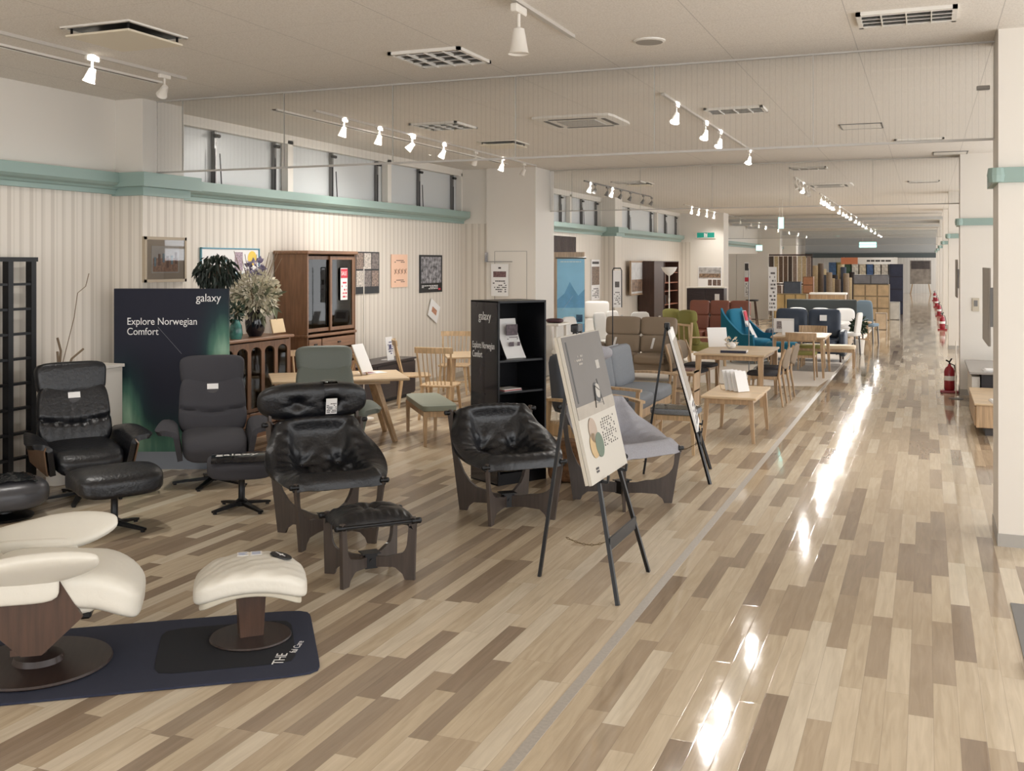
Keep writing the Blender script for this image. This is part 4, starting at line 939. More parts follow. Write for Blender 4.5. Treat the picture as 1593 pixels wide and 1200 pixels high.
o = framed(668, 683, 470, 498, -7.62, 'small white card hanging askew below the black abstract poster', 'hanging_card', b_tag, .01, 'card'); o.rotation_euler = (0, .45, PI/2)
# --- display cabinet
def cabinet():
    ya = atX(478, -7.15); yb = atX(553, -7.15); xc = (-7.63-7.15)/2; w = yb-ya; d = .48; H = 2.13; hz = 1.08
    t = thing('display_cabinet', 'tall reddish-brown display cabinet with sliding glass doors and a sale tag', 'cabinet', (xc, (ya+yb)/2, 0), PI/2)
    B = MB()
    for sx in (-1, 1): MB().box((sx*(w/2-.012), 0, H/2), (.024, d, H)).build('side_panel', REDWOOD, t)
    MB().box((0, d/2-.006, H/2), (w-.04, .012, H-.04)).build('back_panel', DARKWOOD, t)
    MB().box((0, -.01, H-.0), (w+.05, d+.04, .045), b=.012).build('cornice', REDWOODX, t); MB().box((0, -.005, hz), (w+.03, d+.02, .035), b=.008).build('waist_moulding', REDWOODX, t)
    MB().box((0, .01, .05), (w-.02, d-.04, .10)).build('plinth', REDWOODX, t)
    for z in (1.36, 1.63, 1.88): MB().box((0, .03, z), (w-.06, d-.12, .015)).build('shelf', REDWOODX, t)
    for k, sx in ((0, -1), (1, 1)):
        yo = -d/2+.015+.022*(k == 0); dw = w*.51; x0 = sx*(w/2-.03-dw/2+.0)
        f = MB(); f.box((x0, yo, (hz+H)/2+.0), (.001, .001, .001))
        f = MB(); zc = (hz+H)/2; dh = H-hz-.09
        for s_ in (-1, 1): f.box((x0+s_*(dw/2-.022), yo, zc), (.044, .02, dh)); f.box((x0, yo, zc+s_*(dh/2-.022)), (dw-.08, .019, .044))
        dr = f.build('sliding_door', REDWOOD, t); MB().box((x0, yo+.002, zc), (dw-.08, .005, dh-.08)).build('glass_pane', GLASS, dr)
    for r, (z, hh) in enumerate(((.97, .15), (.80, .17))):
        for c, (xx, ww) in enumerate(((-w*.36, w*.24), (w*.12, w*.68))):
            dr = MB().box((xx, -d/2-.004, z), (ww, .02, hh-.02), b=.005).build('drawer', REDWOODX, t); MB().box((xx, -d/2-.02, z), (.07, .015, .018), b=.004).build('handle', BLACKM, dr)
    for sx in (-1, 1):
        dr = MB().box((sx*w*.245, -d/2-.004, .40), (w*.47, .02, .58), b=.006).build('door', REDWOOD, t); MB().box((sx*w*.05, -d/2-.02, .42), (.015, .015, .08), b=.004).build('handle', BLACKM, dr)
    tg = MB(); x0 = w*.24; tg.box((x0, -d/2-.004, 1.72), (.17, .006, .42), mi=0); tg.box((x0, -d/2-.009, 1.86), (.165, .004, .12), mi=1); scribble(tg, x0-.06, x0+.07, 1.53, 1.76, 5, -d/2-.008, 1, .6); tg.build('sale_tag', [PAPER, PINK], t); text('lettering', 'SALE', .075, PAPER, t, (x0-.078, -d/2-.012, 1.835), sx=.85)
    bx = thing('boxed_goods', 'yellow and purple boxes behind the left glass door of the tall cabinet', 'boxes', (xc, (ya+yb)/2, 1.64), PI/2)
    for i, c in enumerate(((206, 186, 120), (98, 84, 120), (214, 206, 190))): MB().box((-.28+.02*i, .0, .02+.035*i), (.3, .2, .03)).build('box', M_('box%d' % i, c), bx)
cabinet()
def sideboard():
    ya, yb = 9.0, atX(455, -7.08); w = yb-ya; d = .50; H = 1.12
    t = thing('glass_sideboard', 'long reddish-brown sideboard with arched glass doors, holding the vase of dried flowers', 'sideboard', (-7.36, (ya+yb)/2, 0), PI/2)
    for sx in (-1, 1): MB().box((sx*(w/2-.015), 0, H/2), (.03, d, H)).build('side_panel', REDWOOD, t)
    MB().box((0, d/2-.01, H/2), (w-.05, .015, H-.05)).build('back_panel', DARKWOOD, t); MB().box((0, -.01, H+.005), (w+.06, d+.06, .035), b=.012).build('top', REDWOODX, t); MB().box((0, .0, .06), (w-.04, d-.02, .12)).build('plinth', REDWOODX, t)
    for z in (.42, .70, .92): MB().box((0, .02, z), (w-.07, d-.10, .015)).build('shelf', REDWOODX, t)
    n_ = 6; dw = (w-.06)/n_
    for k in range(n_):
        x0 = -w/2+.03+dw*(k+.5); z0, z1 = .30, H-.03; f = MB(); yo = -d/2+.012
        for s_ in (-1, 1): f.box((x0+s_*(dw/2-.016), yo, (z0+z1)/2), (.032, .022, z1-z0))
        f.box((x0, yo, z0+.02), (dw, .021, .04)); f.box((x0, yo, z1-.02), (dw, .021, .04))
        # arched head
        a = [(-dw/2+.03, 0), (-dw/2+.03, -.08)]+[(-(dw/2-.032)*math.cos(PI*q/8), -.08+.06*math.sin(PI*q/8)) for q in range(9)]+[(dw/2-.03, -.08), (dw/2-.03, 0)]
        f.prism(a[::-1], .02, Matrix.Translation((x0, yo, z1-.035)))
        dr = f.build('door', REDWOOD, t); MB().box((x0, yo+.004, (z0+z1)/2), (dw-.05, .004, z1-z0-.06)).build('glass_pane', GLASS, dr)
        dd = MB().box((x0, -d/2+.01, .21), (dw-.01, .022, .15), b=.004).build('drawer', REDWOODX, t); MB().cyl((x0, -d/2-.001, .21), (x0, -d/2-.02, .21), .012, n=10).build('knob', BLACKM, dd)
    rr = random.Random(4)
    names = [('cup', (214, 210, 200), 'white cups and bowls on the sideboard shelves'), ('bowl', (170, 150, 110), 'tan bowls on the sideboard shelves')]
    for k in range(12):
        kind, c, g_ = names[k % 2]; z = (.431, .711)[k % 2 if k % 3 else 0]; yy = ya+.25+k*(w-.4)/12
        o = MB().lathe([(.02, 0), (.045, .02), (.055, .06), (.05, .06), (.035, .01)], n=14).build(kind, M_(kind+'_china', c), None, True, (-7.33, yy, z)); tag(o, (ORD[k//2]+' small white china cup from the left, standing behind the arched glass doors' if kind == 'cup' else ORD[k//2]+' small tan china bowl from the left, standing behind the arched glass doors'), 'cup' if kind == 'cup' else 'bowl', g_)
    return H+.0225
HS = sideboard()
x, y = -7.27, atX(397, -7.27)
t = thing('flower_vase', 'black vase of dried cream and lilac flowers on the sideboard', 'vase', (x, y, HS))
MB().lathe([(.07, 0), (.105, .06), (.118, .16), (.10, .26), (.065, .33), (.07, .35)], n=28).build('vase', mat('black_ceramic', (24, 24, 34), .12, coat=.4), t, True)
rr = random.Random(11)
def leaves(mb, n_, cen, R_, ln, wd_, rr, zs=1.0, droop=.0, mi=0, shell=.3):
    for _ in range(n_):
        while 1:
            p = Vector((rr.uniform(-1, 1), rr.uniform(-1, 1), rr.uniform(-1, 1)))
            if shell < p.length < 1: break
        c = Vector(cen)+Vector((p.x*R_, p.y*R_, p.z*R_*zs)); d = (p.normalized()*(1-droop)+Vector((rr.uniform(-.4, .4), rr.uniform(-.4, .4), rr.uniform(-.4, .4)-droop*1.6))).normalized()
        sd = d.cross(Vector((rr.uniform(-1, 1), rr.uniform(-1, 1), rr.uniform(-1, 1)))).normalized(); l_ = ln*rr.uniform(.6, 1.2); w_ = wd_*rr.uniform(.6, 1.2); nn = sd.cross(d)*l_*.12
        mb.add([tuple(c), tuple(c+d*l_*.45+sd*w_+nn), tuple(c+d*l_), tuple(c+d*l_*.45-sd*w_+nn)], [(0, 1, 2, 3)], mi)
mb = MB(); leaves(mb, 700, (0, 0, .54), .27, .06, .022, rr, .85, 0, 0, .1); leaves(mb, 160, (0, -.05, .40), .28, .08, .022, rr, .6, .3); st = mb.build('dried_flowers', M_('dry_cream', (222, 215, 194), .25, 9, .8), t)
mb = MB(); leaves(mb, 110, (.02, 0, .42), .24, .16, .035, rr, .7, .2); mb.build('foliage', M_('dry_green', (128, 132, 108), .3, 8, .8), t)
mb = MB(); leaves(mb, 90, (.0, 0, .80), .09, .07, .025, rr); mb.build('lilac_flower', M_('lilac', (150, 140, 168), .3, 20, .8), t)
mb = MB()
for k in range(16):
    a = rr.uniform(0, 2*PI); r = rr.uniform(.2, .33); mb.tube([(0, 0, .3), (math.cos(a)*r*.5, math.sin(a)*r*.5, .6), (math.cos(a)*r, math.sin(a)*r, rr.uniform(.7, 1.0))], .0035, 5)
mb.build('twigs', M_('twig', (140, 122, 98)), t)
t = thing('wooden_card_sign', 'small cream card sign on the right end of the sideboard', 'sign', (-7.22, atX(432, -7.22), HS), PI/2)
MB().box((0, 0, .10), (.26, .02, .17), rot=(-.25, 0, 0), b=.004).build('card', M_('cream_card', (222, 198, 160)), t)
t = thing('teal_glass_goods', 'teal bottle-like ornament on the sideboard, left of the black vase', 'ornament', (-7.2, atX(367, -7.2), HS))
MB().lathe([(.06, 0), (.075, .05), (.065, .15), (.04, .2), (.045, .22)], n=10).build('bottle', mat('teal_glass', (70, 128, 122), .15, var=.5, vscale=14), t, True); mb = MB(); leaves(mb, 60, (0, 0, .30), .09, .08, .025, rr); mb.build('leaves', M_('deepgreen', (36, 62, 48), .3, 9), t)
x, y = -6.55, atX(337, -6.55)
t = thing('potted_tree', 'small weeping tree with dark leaves behind the northern-lights board', 'tree', (x, y, 0))
MB().lathe([(.11, 0), (.15, .02), (.17, .3), (.175, .32), (.15, .32)], n=20).build('pot', WHITE, t, True)
mb = MB(); mb.tube([(0, 0, .3), (.01, .01, 1.0), (-.01, 0, 1.7), (0, .02, 2.0)], .014, 7)
for k in range(9): a = k*.7; mb.tube([(0, 0, 1.75+.02*k), (math.cos(a)*.12, math.sin(a)*.12, 1.98), (math.cos(a)*.16, math.sin(a)*.16, 1.85)], .005, 5)
mb.build('trunk', M_('trunk', (86, 70, 54)), t)
mb = MB(); leaves(mb, 420, (0, 0, 1.93), .20, .10, .017, rr, .85, .6); mb.build('foliage', M_('ficus', (30, 42, 32), .35, 9, .55), t)
# --- low dark television bench
ya, yb = atX(556, -7.15), atX(648, -7.15)
t = thing('television_bench', 'low dark brown television bench against the striped wall', 'cabinet', (-7.38, (ya+yb)/2, 0), PI/2); w = yb-ya
MB().box((0, 0, .57), (w, .46, .025), b=.004).build('top', EBONY, t); MB().box((0, .01, .30), (w-.02, .42, .50)).build('body', EBONY, t); MB().box((0, .03, .03), (w-.06, .36, .06)).build('plinth', BLACK, t)
for k in range(3):
    dr = MB().box((-w/3+k*w/3, -.206, .30), (w/3-.012, .016, .46), b=.003).build('door', EBONY, t); MB().box((-w/3+k*w/3+.2, -.222, .34), (.012, .016, .06)).build('handle', BLACKM, dr)
t = thing('price_sign', 'white price card standing on the dark television bench', 'sign', (-7.25, atX(606, -7.25), .5835), PI/2)
q = MB(); q.box((0, 0, .17), (.2, .008, .34), rot=(-.12, 0, 0)); q.box((0, .05, .006), (.14, .1, .012)); q.build('card', PAPER, t); q = MB(); scribble(q, -.08, .08, .08, .28, 6, -.015, 0, .6); q.box((.0, -.012, .2), (.06, .003, .06)); q.build('lettering', M_('blue_ink', (90, 90, 130)), t)
x, y = G(566, 652); t = thing('pole_stand', 'thin white upright pole stand in front of the display cabinet', 'stand', (x, y, 0))
MB().lathe([(.13, 0), (.13, .012), (.02, .02)], n=24).build('base', WHITE, t, True); MB().cyl((0, 0, .01), (0, 0, 1.95), .008, n=8).build('pole', WHITE, t)
# ================================================================ OAK TABLE, BENCH, SPINDLE CHAIRS
def eye(L_, D_): return W(L_, D_)
x, y = eye(-1.98, 11.79); rz = cface(.27, -.963)
t = thing('aframe_table', 'pale oak dining table with splayed A-frame legs', 'table', (x, y, 0), rz)
MB().box((0, 0, .705), (1.5, .92, .03), b=.008).build('tabletop', OAKX, t); ap = MB(); ap.box((0, -.3, .668), (1.1, .025, .045)); ap.box((0, .3, .668), (1.1, .025, .045)); ap.build('apron', OAKX, t)
for sx in (-1, 1):
    for sy in (-1, 1): MB().bar((sx*.60, sy*.38, 0), (sx*.40, sy*.14, .68), .05, .038, .085, .05).build('leg', OAK, t)
    MB().box((sx*.42, 0, .655), (.07, .42, .04)).build('leg_rail', OAKX, t)
def putl(t, lx, ly): r = t.rotation_euler.z; return (t.location.x+lx*math.cos(r)-ly*math.sin(r), t.location.y+lx*math.sin(r)+ly*math.cos(r))
a, b_ = putl(t, .28, .0); l = thing('picture_stand', 'white catalogue standing on a small wooden easel on the A-frame table', 'display stand', (a, b_, .721), rz+.9)
MB().bar((-.06, -.03, 0), (-.06, .09, .24), .014).build('wooden_leg', BEECH, l); MB().bar((.06, -.03, 0), (.06, .09, .24), .014).build('wooden_leg', BEECH, l); MB().bar((0, .16, 0), (0, .08, .2), .012).build('wooden_leg', BEECH, l); MB().box((0, .0, .19), (.24, .014, .34), rot=(-.42, 0, 0), b=.003).build('catalogue', PAPER, l)
a, b_ = putl(t, .42, .18); l = thing('leaflet', 'flat printed leaflet on the A-frame table', 'leaflet', (a, b_, .7205), rz+.4); q = MB(); q.box((0, 0, .002), (.3, .2, .003)); q.box((-.05, 0, .0042), (.14, .12, .001), mi=1); q.build('sheet', [PAPER, M_('maroon', (130, 70, 80))], l)
def bench(label, loc, rz, w, d, h, cm, wm):
    t = thing('padded_bench', label, 'bench', loc, rz)
    MB().pill((0, 0, h-.035), (w, d, .075), 9, 10).build('seat_pad', cm, t, True)
    f = MB()
    for s_ in (-1, 1): f.box((0, s_*(d/2-.03), h-.10), (w-.08, .022, .06)); f.box((s_*(w/2-.03), 0, h-.10), (.022, d-.08, .06))
    f.build('rail', wm, t)
    for sx in (-1, 1):
        for sy in (-1, 1): MB().bar((sx*(w/2-.035), sy*(d/2-.035), 0), (sx*(w/2-.035), sy*(d/2-.035), h-.07), .032, .032, .045, .045).build('leg', wm, t)
x, y = eye(-.93, 11.85); bench('oak bench with a sage green padded seat beside the A-frame table', (x, y, 0), rz, .40, 1.15, .45, mat('sage_leather', (138, 144, 130), .4), OAK)
def spindle(label, loc, rz, group=None):
    t = thing('spindle_chair', label, 'chair', loc, rz, group)
    MB().pill((0, 0, .435), (.47, .45, .035), 6, 8).build('seat', BEECH, t, True)
    for sx in (-1, 1): MB().bar((sx*.22, -.20, 0), (sx*.18, -.17, .42), .026, .026, .038, .038).build('leg', BEECH, t); MB().bar((sx*.21, .23, 0), (sx*.18, .18, .42), .026, .026, .038, .038).build('leg', BEECH, t)
    MB().tube([(-.20, -.18, .2), (0, -.18, .2), (.20, -.18, .2)], .011, 8).build('stretcher', BEECH, t)
    for sx in (-1, 1): MB().tube([(sx*.20, .17, .44), (sx*.215, .22, .66), (sx*.225, .27, .88)], [.017, .015, .013], 8).build('back_post', BEECH, t, True)
    MB().sheet(lambda u, v: (lerp(-.25, .25, u), .245+.045*math.sin(PI*u)*1+.01*v, .86+.075*v), 10, 2, .022).build('crest_rail', BEECH, t)
    for k in range(6): xx = -.13+k*.052; MB().tube([(xx*.95, .185, .445), (xx*1.05, .245, .65), (xx*1.15, .285-.03*abs(xx)/.13*.3, .87)], .007, 6).build('spindle', BEECH, t)
    return t
c1 = spindle('spindle-back chair nearest the oak bench, its back towards the viewer', (*eye(-.92, 13.35), 0), cface(.25, .97))
dup(c1, eye(-1.36, 14.5), cface(.97, .15), 'spindle-back chair seen from the side, left of the nearest spindle chair')
dup(c1, eye(-.88, 15.9), cface(-.1, -1), 'spindle-back chair on the far side of the pale table')
x, y = eye(-.28, 14.6); t = thing('pale_dining_table', 'pale dining table half hidden behind the black bookcase', 'table', (x, y, 0), cface(.15, -1))
MB().box((0, 0, .71), (1.35, .85, .03), b=.008).build('tabletop', OAKX, t)
for sx in (-1, 1):
    for sy in (-1, 1): MB().bar((sx*.60, sy*.35, 0), (sx*.57, sy*.33, .70), .04, .04, .06, .06).build('leg', OAK, t)
dup(c1, eye(-2.38, 12.5), cface(.3, -.9), 'spindle-back chair behind the grey-green recliner, only its post tops showing')
# ================================================================ MIDDLE OF THE SHOP
def table(name, label, x0, x1, y0, y1, h, top, leg, lw=.055, splay=.03, cat='table', th=.03, rz=0, taper=.6, apron=True):
    cx, cy, w, d = (x0+x1)/2, (y0+y1)/2, x1-x0, y1-y0
    t = thing(name, label, cat, (cx, cy, 0), rz)
    MB().box((0, 0, h-th/2), (w, d, th), b=.008).build('tabletop', top, t)
    if apron:
        a = MB()
        for s_ in (-1, 1): a.box((0, s_*(d/2-.07), h-th-.03), (w-.16, .02, .06)); a.box((s_*(w/2-.07), 0, h-th-.03), (.02, d-.16, .06))
        a.build('apron', leg, t)
    for sx in (-1, 1):
        for sy in (-1, 1): MB().bar((sx*(w/2-.05+splay*.5), sy*(d/2-.05+splay*.5), 0), (sx*(w/2-.06-splay*.3), sy*(d/2-.06-splay*.3), h-th), lw*taper, lw*taper, lw, lw).build('leg', leg, t)
    return t
table('coffee_table', 'small oak coffee table standing nearest the aisle border', -2.36, -1.74, 11.6, 12.75, .51, OAKX, OAK, .055)
tb = table('dining_table', 'oak dining table with a dark book, behind the oak coffee table', -3.07, -2.08, 14.62, 16.2, .72, OAKX, OAK, .075, .01)
tc_ = table('far_dining_table', 'oak dining table beside the green-seated chair', -2.55, -1.62, 18.62, 19.9, .71, OAKX, OAK, .06)
def card(label, x, y, z, rz, w=.15, h=.22, n_=1, name='brochure'):
    t = thing(name, label, 'brochure', (x, y, z), rz)
    MB().box((0, 0, h/2), (w, .012, h), rot=(-.3, 0, 0)).build('page', PAPER, t)
    q = MB(); scribble(q, -w*.35, w*.35, h*.15, h*.5, 3, -.0075, 0, .6); q.box((0, -.008, h*.68), (w*.7, .002, h*.3)); q.T = Matrix.Identity(4)
    o = q.build('print', M_('card_ink', (120, 116, 120), .3, 40), t); o.rotation_euler = (-.3, 0, 0); o.location = (0, -.0, .02); return t
for i in range(4): card(('nearest', 'second', 'third', 'farthest')[i]+' white brochure in the leaning row on the oak coffee table', -1.98-.055*i, 12.1+.045*i, .511, .9, .17, .24)
t = thing('brochure_rack', 'small wire rack on the oak coffee table', 'rack', (-2.1, 12.25, .511), .9)
q = MB()
for k in range(3): q.tube([(-.1, -.06+.06*k, .006), (.1, -.06+.06*k, .006)], .004, 6)
q.tube([(-.1, -.1, .006), (-.1, .1, .006), (-.1, .13, .08)], .004, 6); q.tube([(.1, -.1, .006), (.1, .1, .006), (.1, .13, .08)], .004, 6); q.build('wire', BEECH, t)
t = thing('book', 'thick dark blue book lying on the oak dining table', 'book', (-2.55, 14.95, .7205), .05)
MB().box((0, 0, .002), (.36, .26, .003)).build('cover', M_('book_navy', (40, 44, 66)), t); MB().box((.003, 0, .018), (.35, .25, .03)).build('pages', PAPER, t); MB().box((0, 0, .035), (.36, .26, .003)).build('cover', M_('book_beige', (200, 188, 172)), t); MB().box((0, -.13, .018), (.36, .004, .034)).build('spine', M_('book_navy', (40, 44, 66)), t)
card('open white catalogue standing at the far left of the oak dining table', -2.95, 15.8, .7205, .5, .3, .3, name='catalogue')
t = thing('table_ornament', 'small cream flower ornament on the oak dining table', 'ornament', (-2.7, 15.55, .7205)); MB().pill((0, 0, .05), (.14, .12, .10), 2.4, 8).build('bowl', PAPER, t, True); mb = MB(); leaves(mb, 40, (0, 0, .1), .08, .06, .02, random.Random(3)); mb.build('petals', M_('cream_petals', (226, 216, 196)), t)
def dchair(label, loc, rz, cushion=CHARF, backm=None, wm=OAK, rail=False, group=None):
    t = thing('dining_chair', label, 'chair', loc, rz, group)
    MB().pill((0, -.01, .44), (.47, .46, .06), 5, 8).build('seat_cushion', cushion, t, True)
    f = MB(); f.box((0, -.18, .395), (.40, .022, .045)); f.box((0, .19, .395), (.38, .022, .045)); [f.box((s_*.2, 0, .395), (.022, .38, .045)) for s_ in (-1, 1)]; f.build('seat_rail', wm, t)
    for sx in (-1, 1):
        MB().bar((sx*.22, -.22, 0), (sx*.20, -.19, .42), .024, .024, .036, .036).build('leg', wm, t)
        MB().tube([(sx*.225, .27, 0), (sx*.205, .21, .42), (sx*.205, .235, .62), (sx*.20, .30, .80)], [.014, .019, .017, .013], 8).build('leg', wm, t, True)
    if rail: MB().sheet(lambda u, v: (lerp(-.25, .25, u), .25+.06*math.sin(PI*u)+.02*v, .68+.13*v+.0*u), 12, 4, .022).build('back_rail', wm, t, True)
    else: MB().pill((0, .275, .66), (.40, .045, .28), 4, 10, (-.22, 0, 0), lambda w, q: (w.x, w.y+.04*(1-q.x*q.x), w.z+.02*(1-q.x*q.x)*(q.z > 0))).build('back_pad', backm or BEIGEF, t, True)
    return t
d1 = dchair('dining chair with curved taupe back, nearest at the aisle side of the oak dining table', (-2.12, 14.98, 0), face(-1, .0), CHARF)
dup(d1, (-2.10, 15.75), face(-1, 0), 'dining chair with taupe back, farther one at the aisle side of the oak dining table')
dup(d1, (-3.20, 15.0), face(1, -.1), 'dining chair with taupe back, nearer one on the inner side of the oak dining table')
dup(d1, (-3.22, 15.85), face(1, -.1), 'dining chair with taupe back, farther one on the inner side of the oak dining table')
dchair('oak chair with olive green seat seen from behind, at the far oak table', (-1.99, 18.55, 0), face(0, 1), GREENF, None, OAK, True)
dchair('oak chair with olive green seat facing the viewer, far end of the far oak table', (-2.0, 20.1, 0), face(0, -1), GREENF, None, OAK, True)
bench('small cream-topped oak bench beyond the far oak table', (-1.75, 20.75, 0), 0, 1.0, .38, .43, mat('cream_seat', (226, 206, 176), .5), OAK)
card('white leaning menu card on the far oak table', -2.3, 19.0, .7105, .3, .2, .26, name='menu_card')
t = thing('card_frame', 'white framed card standing on the far oak table', 'sign', (-2.45, 19.7, .7105), .1); MB().box((0, 0, .13), (.36, .02, .26), rot=(-.2, 0, 0)).build('card', PAPER, t); q = MB(); q.box((0, -.013, .14), (.26, .003, .14), rot=(-.2, 0, 0)); q.build('print', M_('cardprint', (150, 140, 140), .5, 50), t)
# carpet zone
MBc = MB().pill((-4.0, 21.9, .002), (4.9, 9.3, .004), 20, 8); o = MBc.build('carpet', mat('pale_carpet', (232, 223, 213), .95, bump=.3, bscale=300)); tag(o, 'pale beige carpet area edging the aisle under the blue and brown seating', 'carpet')
o = MB().pill((-2.3, 20.6, .007), (1.5, 1.7, .006), 20, 6).build('rug', mat('grey_rug', (150, 144, 138), .95, bump=.5, bscale=200, var=.15, vscale=30)); tag(o, 'grey rug on the pale carpet, behind the far oak table', 'rug')
def sofa(label, loc, rz, w, d, h, m, n_=2, sh=.42, arm=.16, armh=.58, rows=1, legm=DARKWOOD, name='sofa', back_rail=None, woodarm=None, tuftb=False, cat='sofa'):
    t = thing(name, label, cat, loc, rz); sw = (w-(2*arm if arm else .0))/n_
    MB().box((0, .02, .24), (w-.08, d-.12, .16), b=.02).build('base', m if not woodarm else woodarm, t)
    for k in range(n_): MB().pill((-w/2+arm+sw*(k+.5), -.06, sh-.07), (sw-.01, d-.18, .17), 6, 8).build('seat_cushion', m, t, True)
    bh = h-sh+.02
    for k in range(n_):
        xx = -w/2+arm+sw*(k+.5)
        for r in range(rows):
            hh = bh/rows; zz = sh+hh*(r+.5)-.01
            def tf(wv, q):
                dd = 0
                if tuftb and q.y < 0: dd = .03*math.exp(-((abs(q.x)-.5)/.16)**2-((q.z-.0)/.3)**2)
                return (wv.x, wv.y+dd, wv.z)
            MB().pill((xx, d/2-.15+.06*(r+.5)*hh/ .4*.5, zz), (sw-.01, .2-.03*r, hh+.015), 8, 10, (-.16, 0, 0), tf).build('back_cushion', m, t, True)
    if arm and not woodarm:
        for sx in (-1, 1): MB().pill((sx*(w/2-arm/2), -.02, armh/2+.06), (arm, d-.10, armh-.10), 6, 8).build('armrest', m, t, True)
    if woodarm:
        for sx in (-1, 1):
            x = sx*(w/2-.03)
            MB().sheet(lambda u, v: (x-.035+.07*u, lerp(-d/2-.02, d/2-.05, v), armh-.0+.02*math.sin(PI*v)), 2, 8, .028).build('wooden_armrest', woodarm, t)
            MB().bar((x, -d/2+.06, 0), (x, -d/2+.02, armh-.02), .036, .036, .04, .04).build('leg', woodarm, t); MB().bar((x, d/2-.02, 0), (x, d/2-.08, armh-.02), .036, .036, .04, .04).build('leg', woodarm, t)
    else:
        for sx in (-1, 1):
            for sy in (-1, 1): MB().cyl((sx*(w/2-.1), sy*(d/2-.12), 0), (sx*(w/2-.1), sy*(d/2-.12), .17), .018, .026, 10).build('leg', legm, t)
    return t
gs = sofa('grey two-seat sofa with oak armrests, its side towards the coffee table', (-3.42, 12.42, 0), face(1, 0), 1.95, .80, .92, BLUEGREYF, 2, .43, .03, .56, 1, woodarm=OAK)
MB().sheet(lambda u, v: (lerp(.12, .62, u), .20+.10*v, .50+.45*v), 3, 4, .004).build('plastic_cover', mat('grey_sleeve', (104, 106, 110), .35), gs)
# light grey armchair with bolster, dark-blue-grey back
x, y = G(922, 704); ac = sofa('slate and light grey armchair with a bentwood oak arm behind the poster easel', (x, y, 0), cface(.55, -.83), .74, .78, 1.02, DGREYF, 1, .42, .05, .56, 1, woodarm=BEECH, name='lounge_armchair', cat='armchair')
MB().pill((.20, .20, 1.02), (.42, .16, .16), 2.6, 10, (-.1, 0, 0)).build('head_bolster', GREYF, ac, True)
# stool with plastic, bark stump
x, y = G(1052, 702); t = thing('low_stool', 'oak stool with a light grey seat under shiny clear film, behind the grey sling chair', 'stool', (x, y, 0), .02)
MB().pill((0, 0, .435), (.50, .42, .06), 7, 8).build('seat_pad', BLUEGREYF, t, True); MB().sheet(lambda u, v: (lerp(-.24, .24, u), lerp(-.2, .2, v), .471+.003*math.sin(u*31+v*9)*math.sin(v*23)), 12, 10, .002).build('plastic_wrap', PLAST, t, 80)
f = MB(); [f.box((0, s_*.17, .375), (.42, .024, .05)) for s_ in (-1, 1)]; [f.box((s_*.21, 0, .30), (.024, .32, .035)) for s_ in (-1, 1)]; f.build('rail', BEECH, t)
for sx in (-1, 1):
    for sy in (-1, 1): MB().bar((sx*.22, sy*.19, 0), (sx*.20, sy*.165, .41), .028, .028, .04, .04).build('leg', BEECH, t)
x, y = G(884, 748); t = thing('bark_stump', 'rough brown bark-covered stump stool between the two low sling chairs', 'stool', (x, y, 0))
MB().pill((0, 0, .19), (.34, .34, .38), 4, 16, None, lambda w, q: (w.x*(1+.05*math.sin(q.x*9+q.y*7)), w.y*(1+.05*math.sin(q.y*11)), w.z)).build('stump', mat('bark_brown', (128, 92, 62), .9, bump=1.0, bscale=28, var=.4, vscale=22), t, True)
# magazine side unit behind far easel
t = thing('side_shelf', 'small brown wooden side shelf between the far easel and the dining table', 'shelf', (-2.98, 13.75, 0))
for sx in (-1, 1): MB().box((sx*.13, 0, .28), (.02, .34, .56)).build('side_panel', OAK, t)
for z in (.08, .30, .55): MB().box((0, 0, z), (.28, .35, .02)).build('shelf', OAKX, t)
MB().box((0, .0, .575), (.2, .24, .02)).build('magazine', M_('mag_red', (120, 90, 84), .4, 30), t)
# taupe high-back sofa
ts = sofa('taupe high-back two-seat sofa behind the grey oak-armed sofa', (-4.62, 17.35, 0), face(0, -1), 1.5, .85, 1.04, BEIGEF, 2, .44, .12, .60, 2)
for k in (-.38, .30): MB().sheet(lambda u, v, k=k: (k+.04*u-.10*(1-v)*1, .14+.2*v, .52+.56*v), 2, 4, .003).build('hanging_tag', PAPER, ts)
MB().pill((.66, -.06, .40), (.22, .7, .46), 5, 12, None, lambda w, q: (w.x+.008*math.sin(q.y*23), w.y, w.z+.008*math.sin(q.y*17+q.x*9))).build('plastic_cover', PLAST, ts, 80)
# white and cream seats beyond
def pchair(label, loc, rz, m, hgt=.86, grp=None):
    t = thing('white_chair', label, 'chair', loc, rz, grp)
    MB().pill((0, 0, .45), (.46, .46, .09), 6, 8).build('seat', m, t, True); MB().pill((0, .21, .45+(hgt-.45)/2), (.40, .06, hgt-.40), 6, 8, (-.14, 0, 0)).build('backrest', m, t, True)
    for sx in (-1, 1):
        for sy in (-1, 1): MB().bar((sx*.2, sy*.2, 0), (sx*.18, sy*.18, .42), .03).build('leg', STEEL, t)
    return t
WP = mat('white_vinyl', (224, 220, 214), .4)
P = lambda px, y_: (atY(px, y_), y_, 0)
p1 = pchair('white dining chair leftmost in front of the blue banner', P(884, 17.15), face(.9, -.3), WP, 1.0)
dup(p1, P(902, 17.8), face(.9, -.3), 'second white dining chair in front of the blue banner')
dup(p1, P(948, 19.6), face(.9, -.3), 'white chair left of the thin black sign frame, beyond the taupe sofa'); dup(p1, P(968, 20.4), face(.9, -.3), 'white chair just right of the thin black sign frame')
pc = dup(p1, P(1003, 20.0), face(.6, -.8), 'white chair beyond the right end of the taupe sofa')
sofa('cream leather armchair with high back beyond the taupe sofa', P(928, 21.3), face(.3, -1), .75, .8, 1.15, WP, 1, .45, .1, .6, 2, name='cream_armchair', cat='armchair')
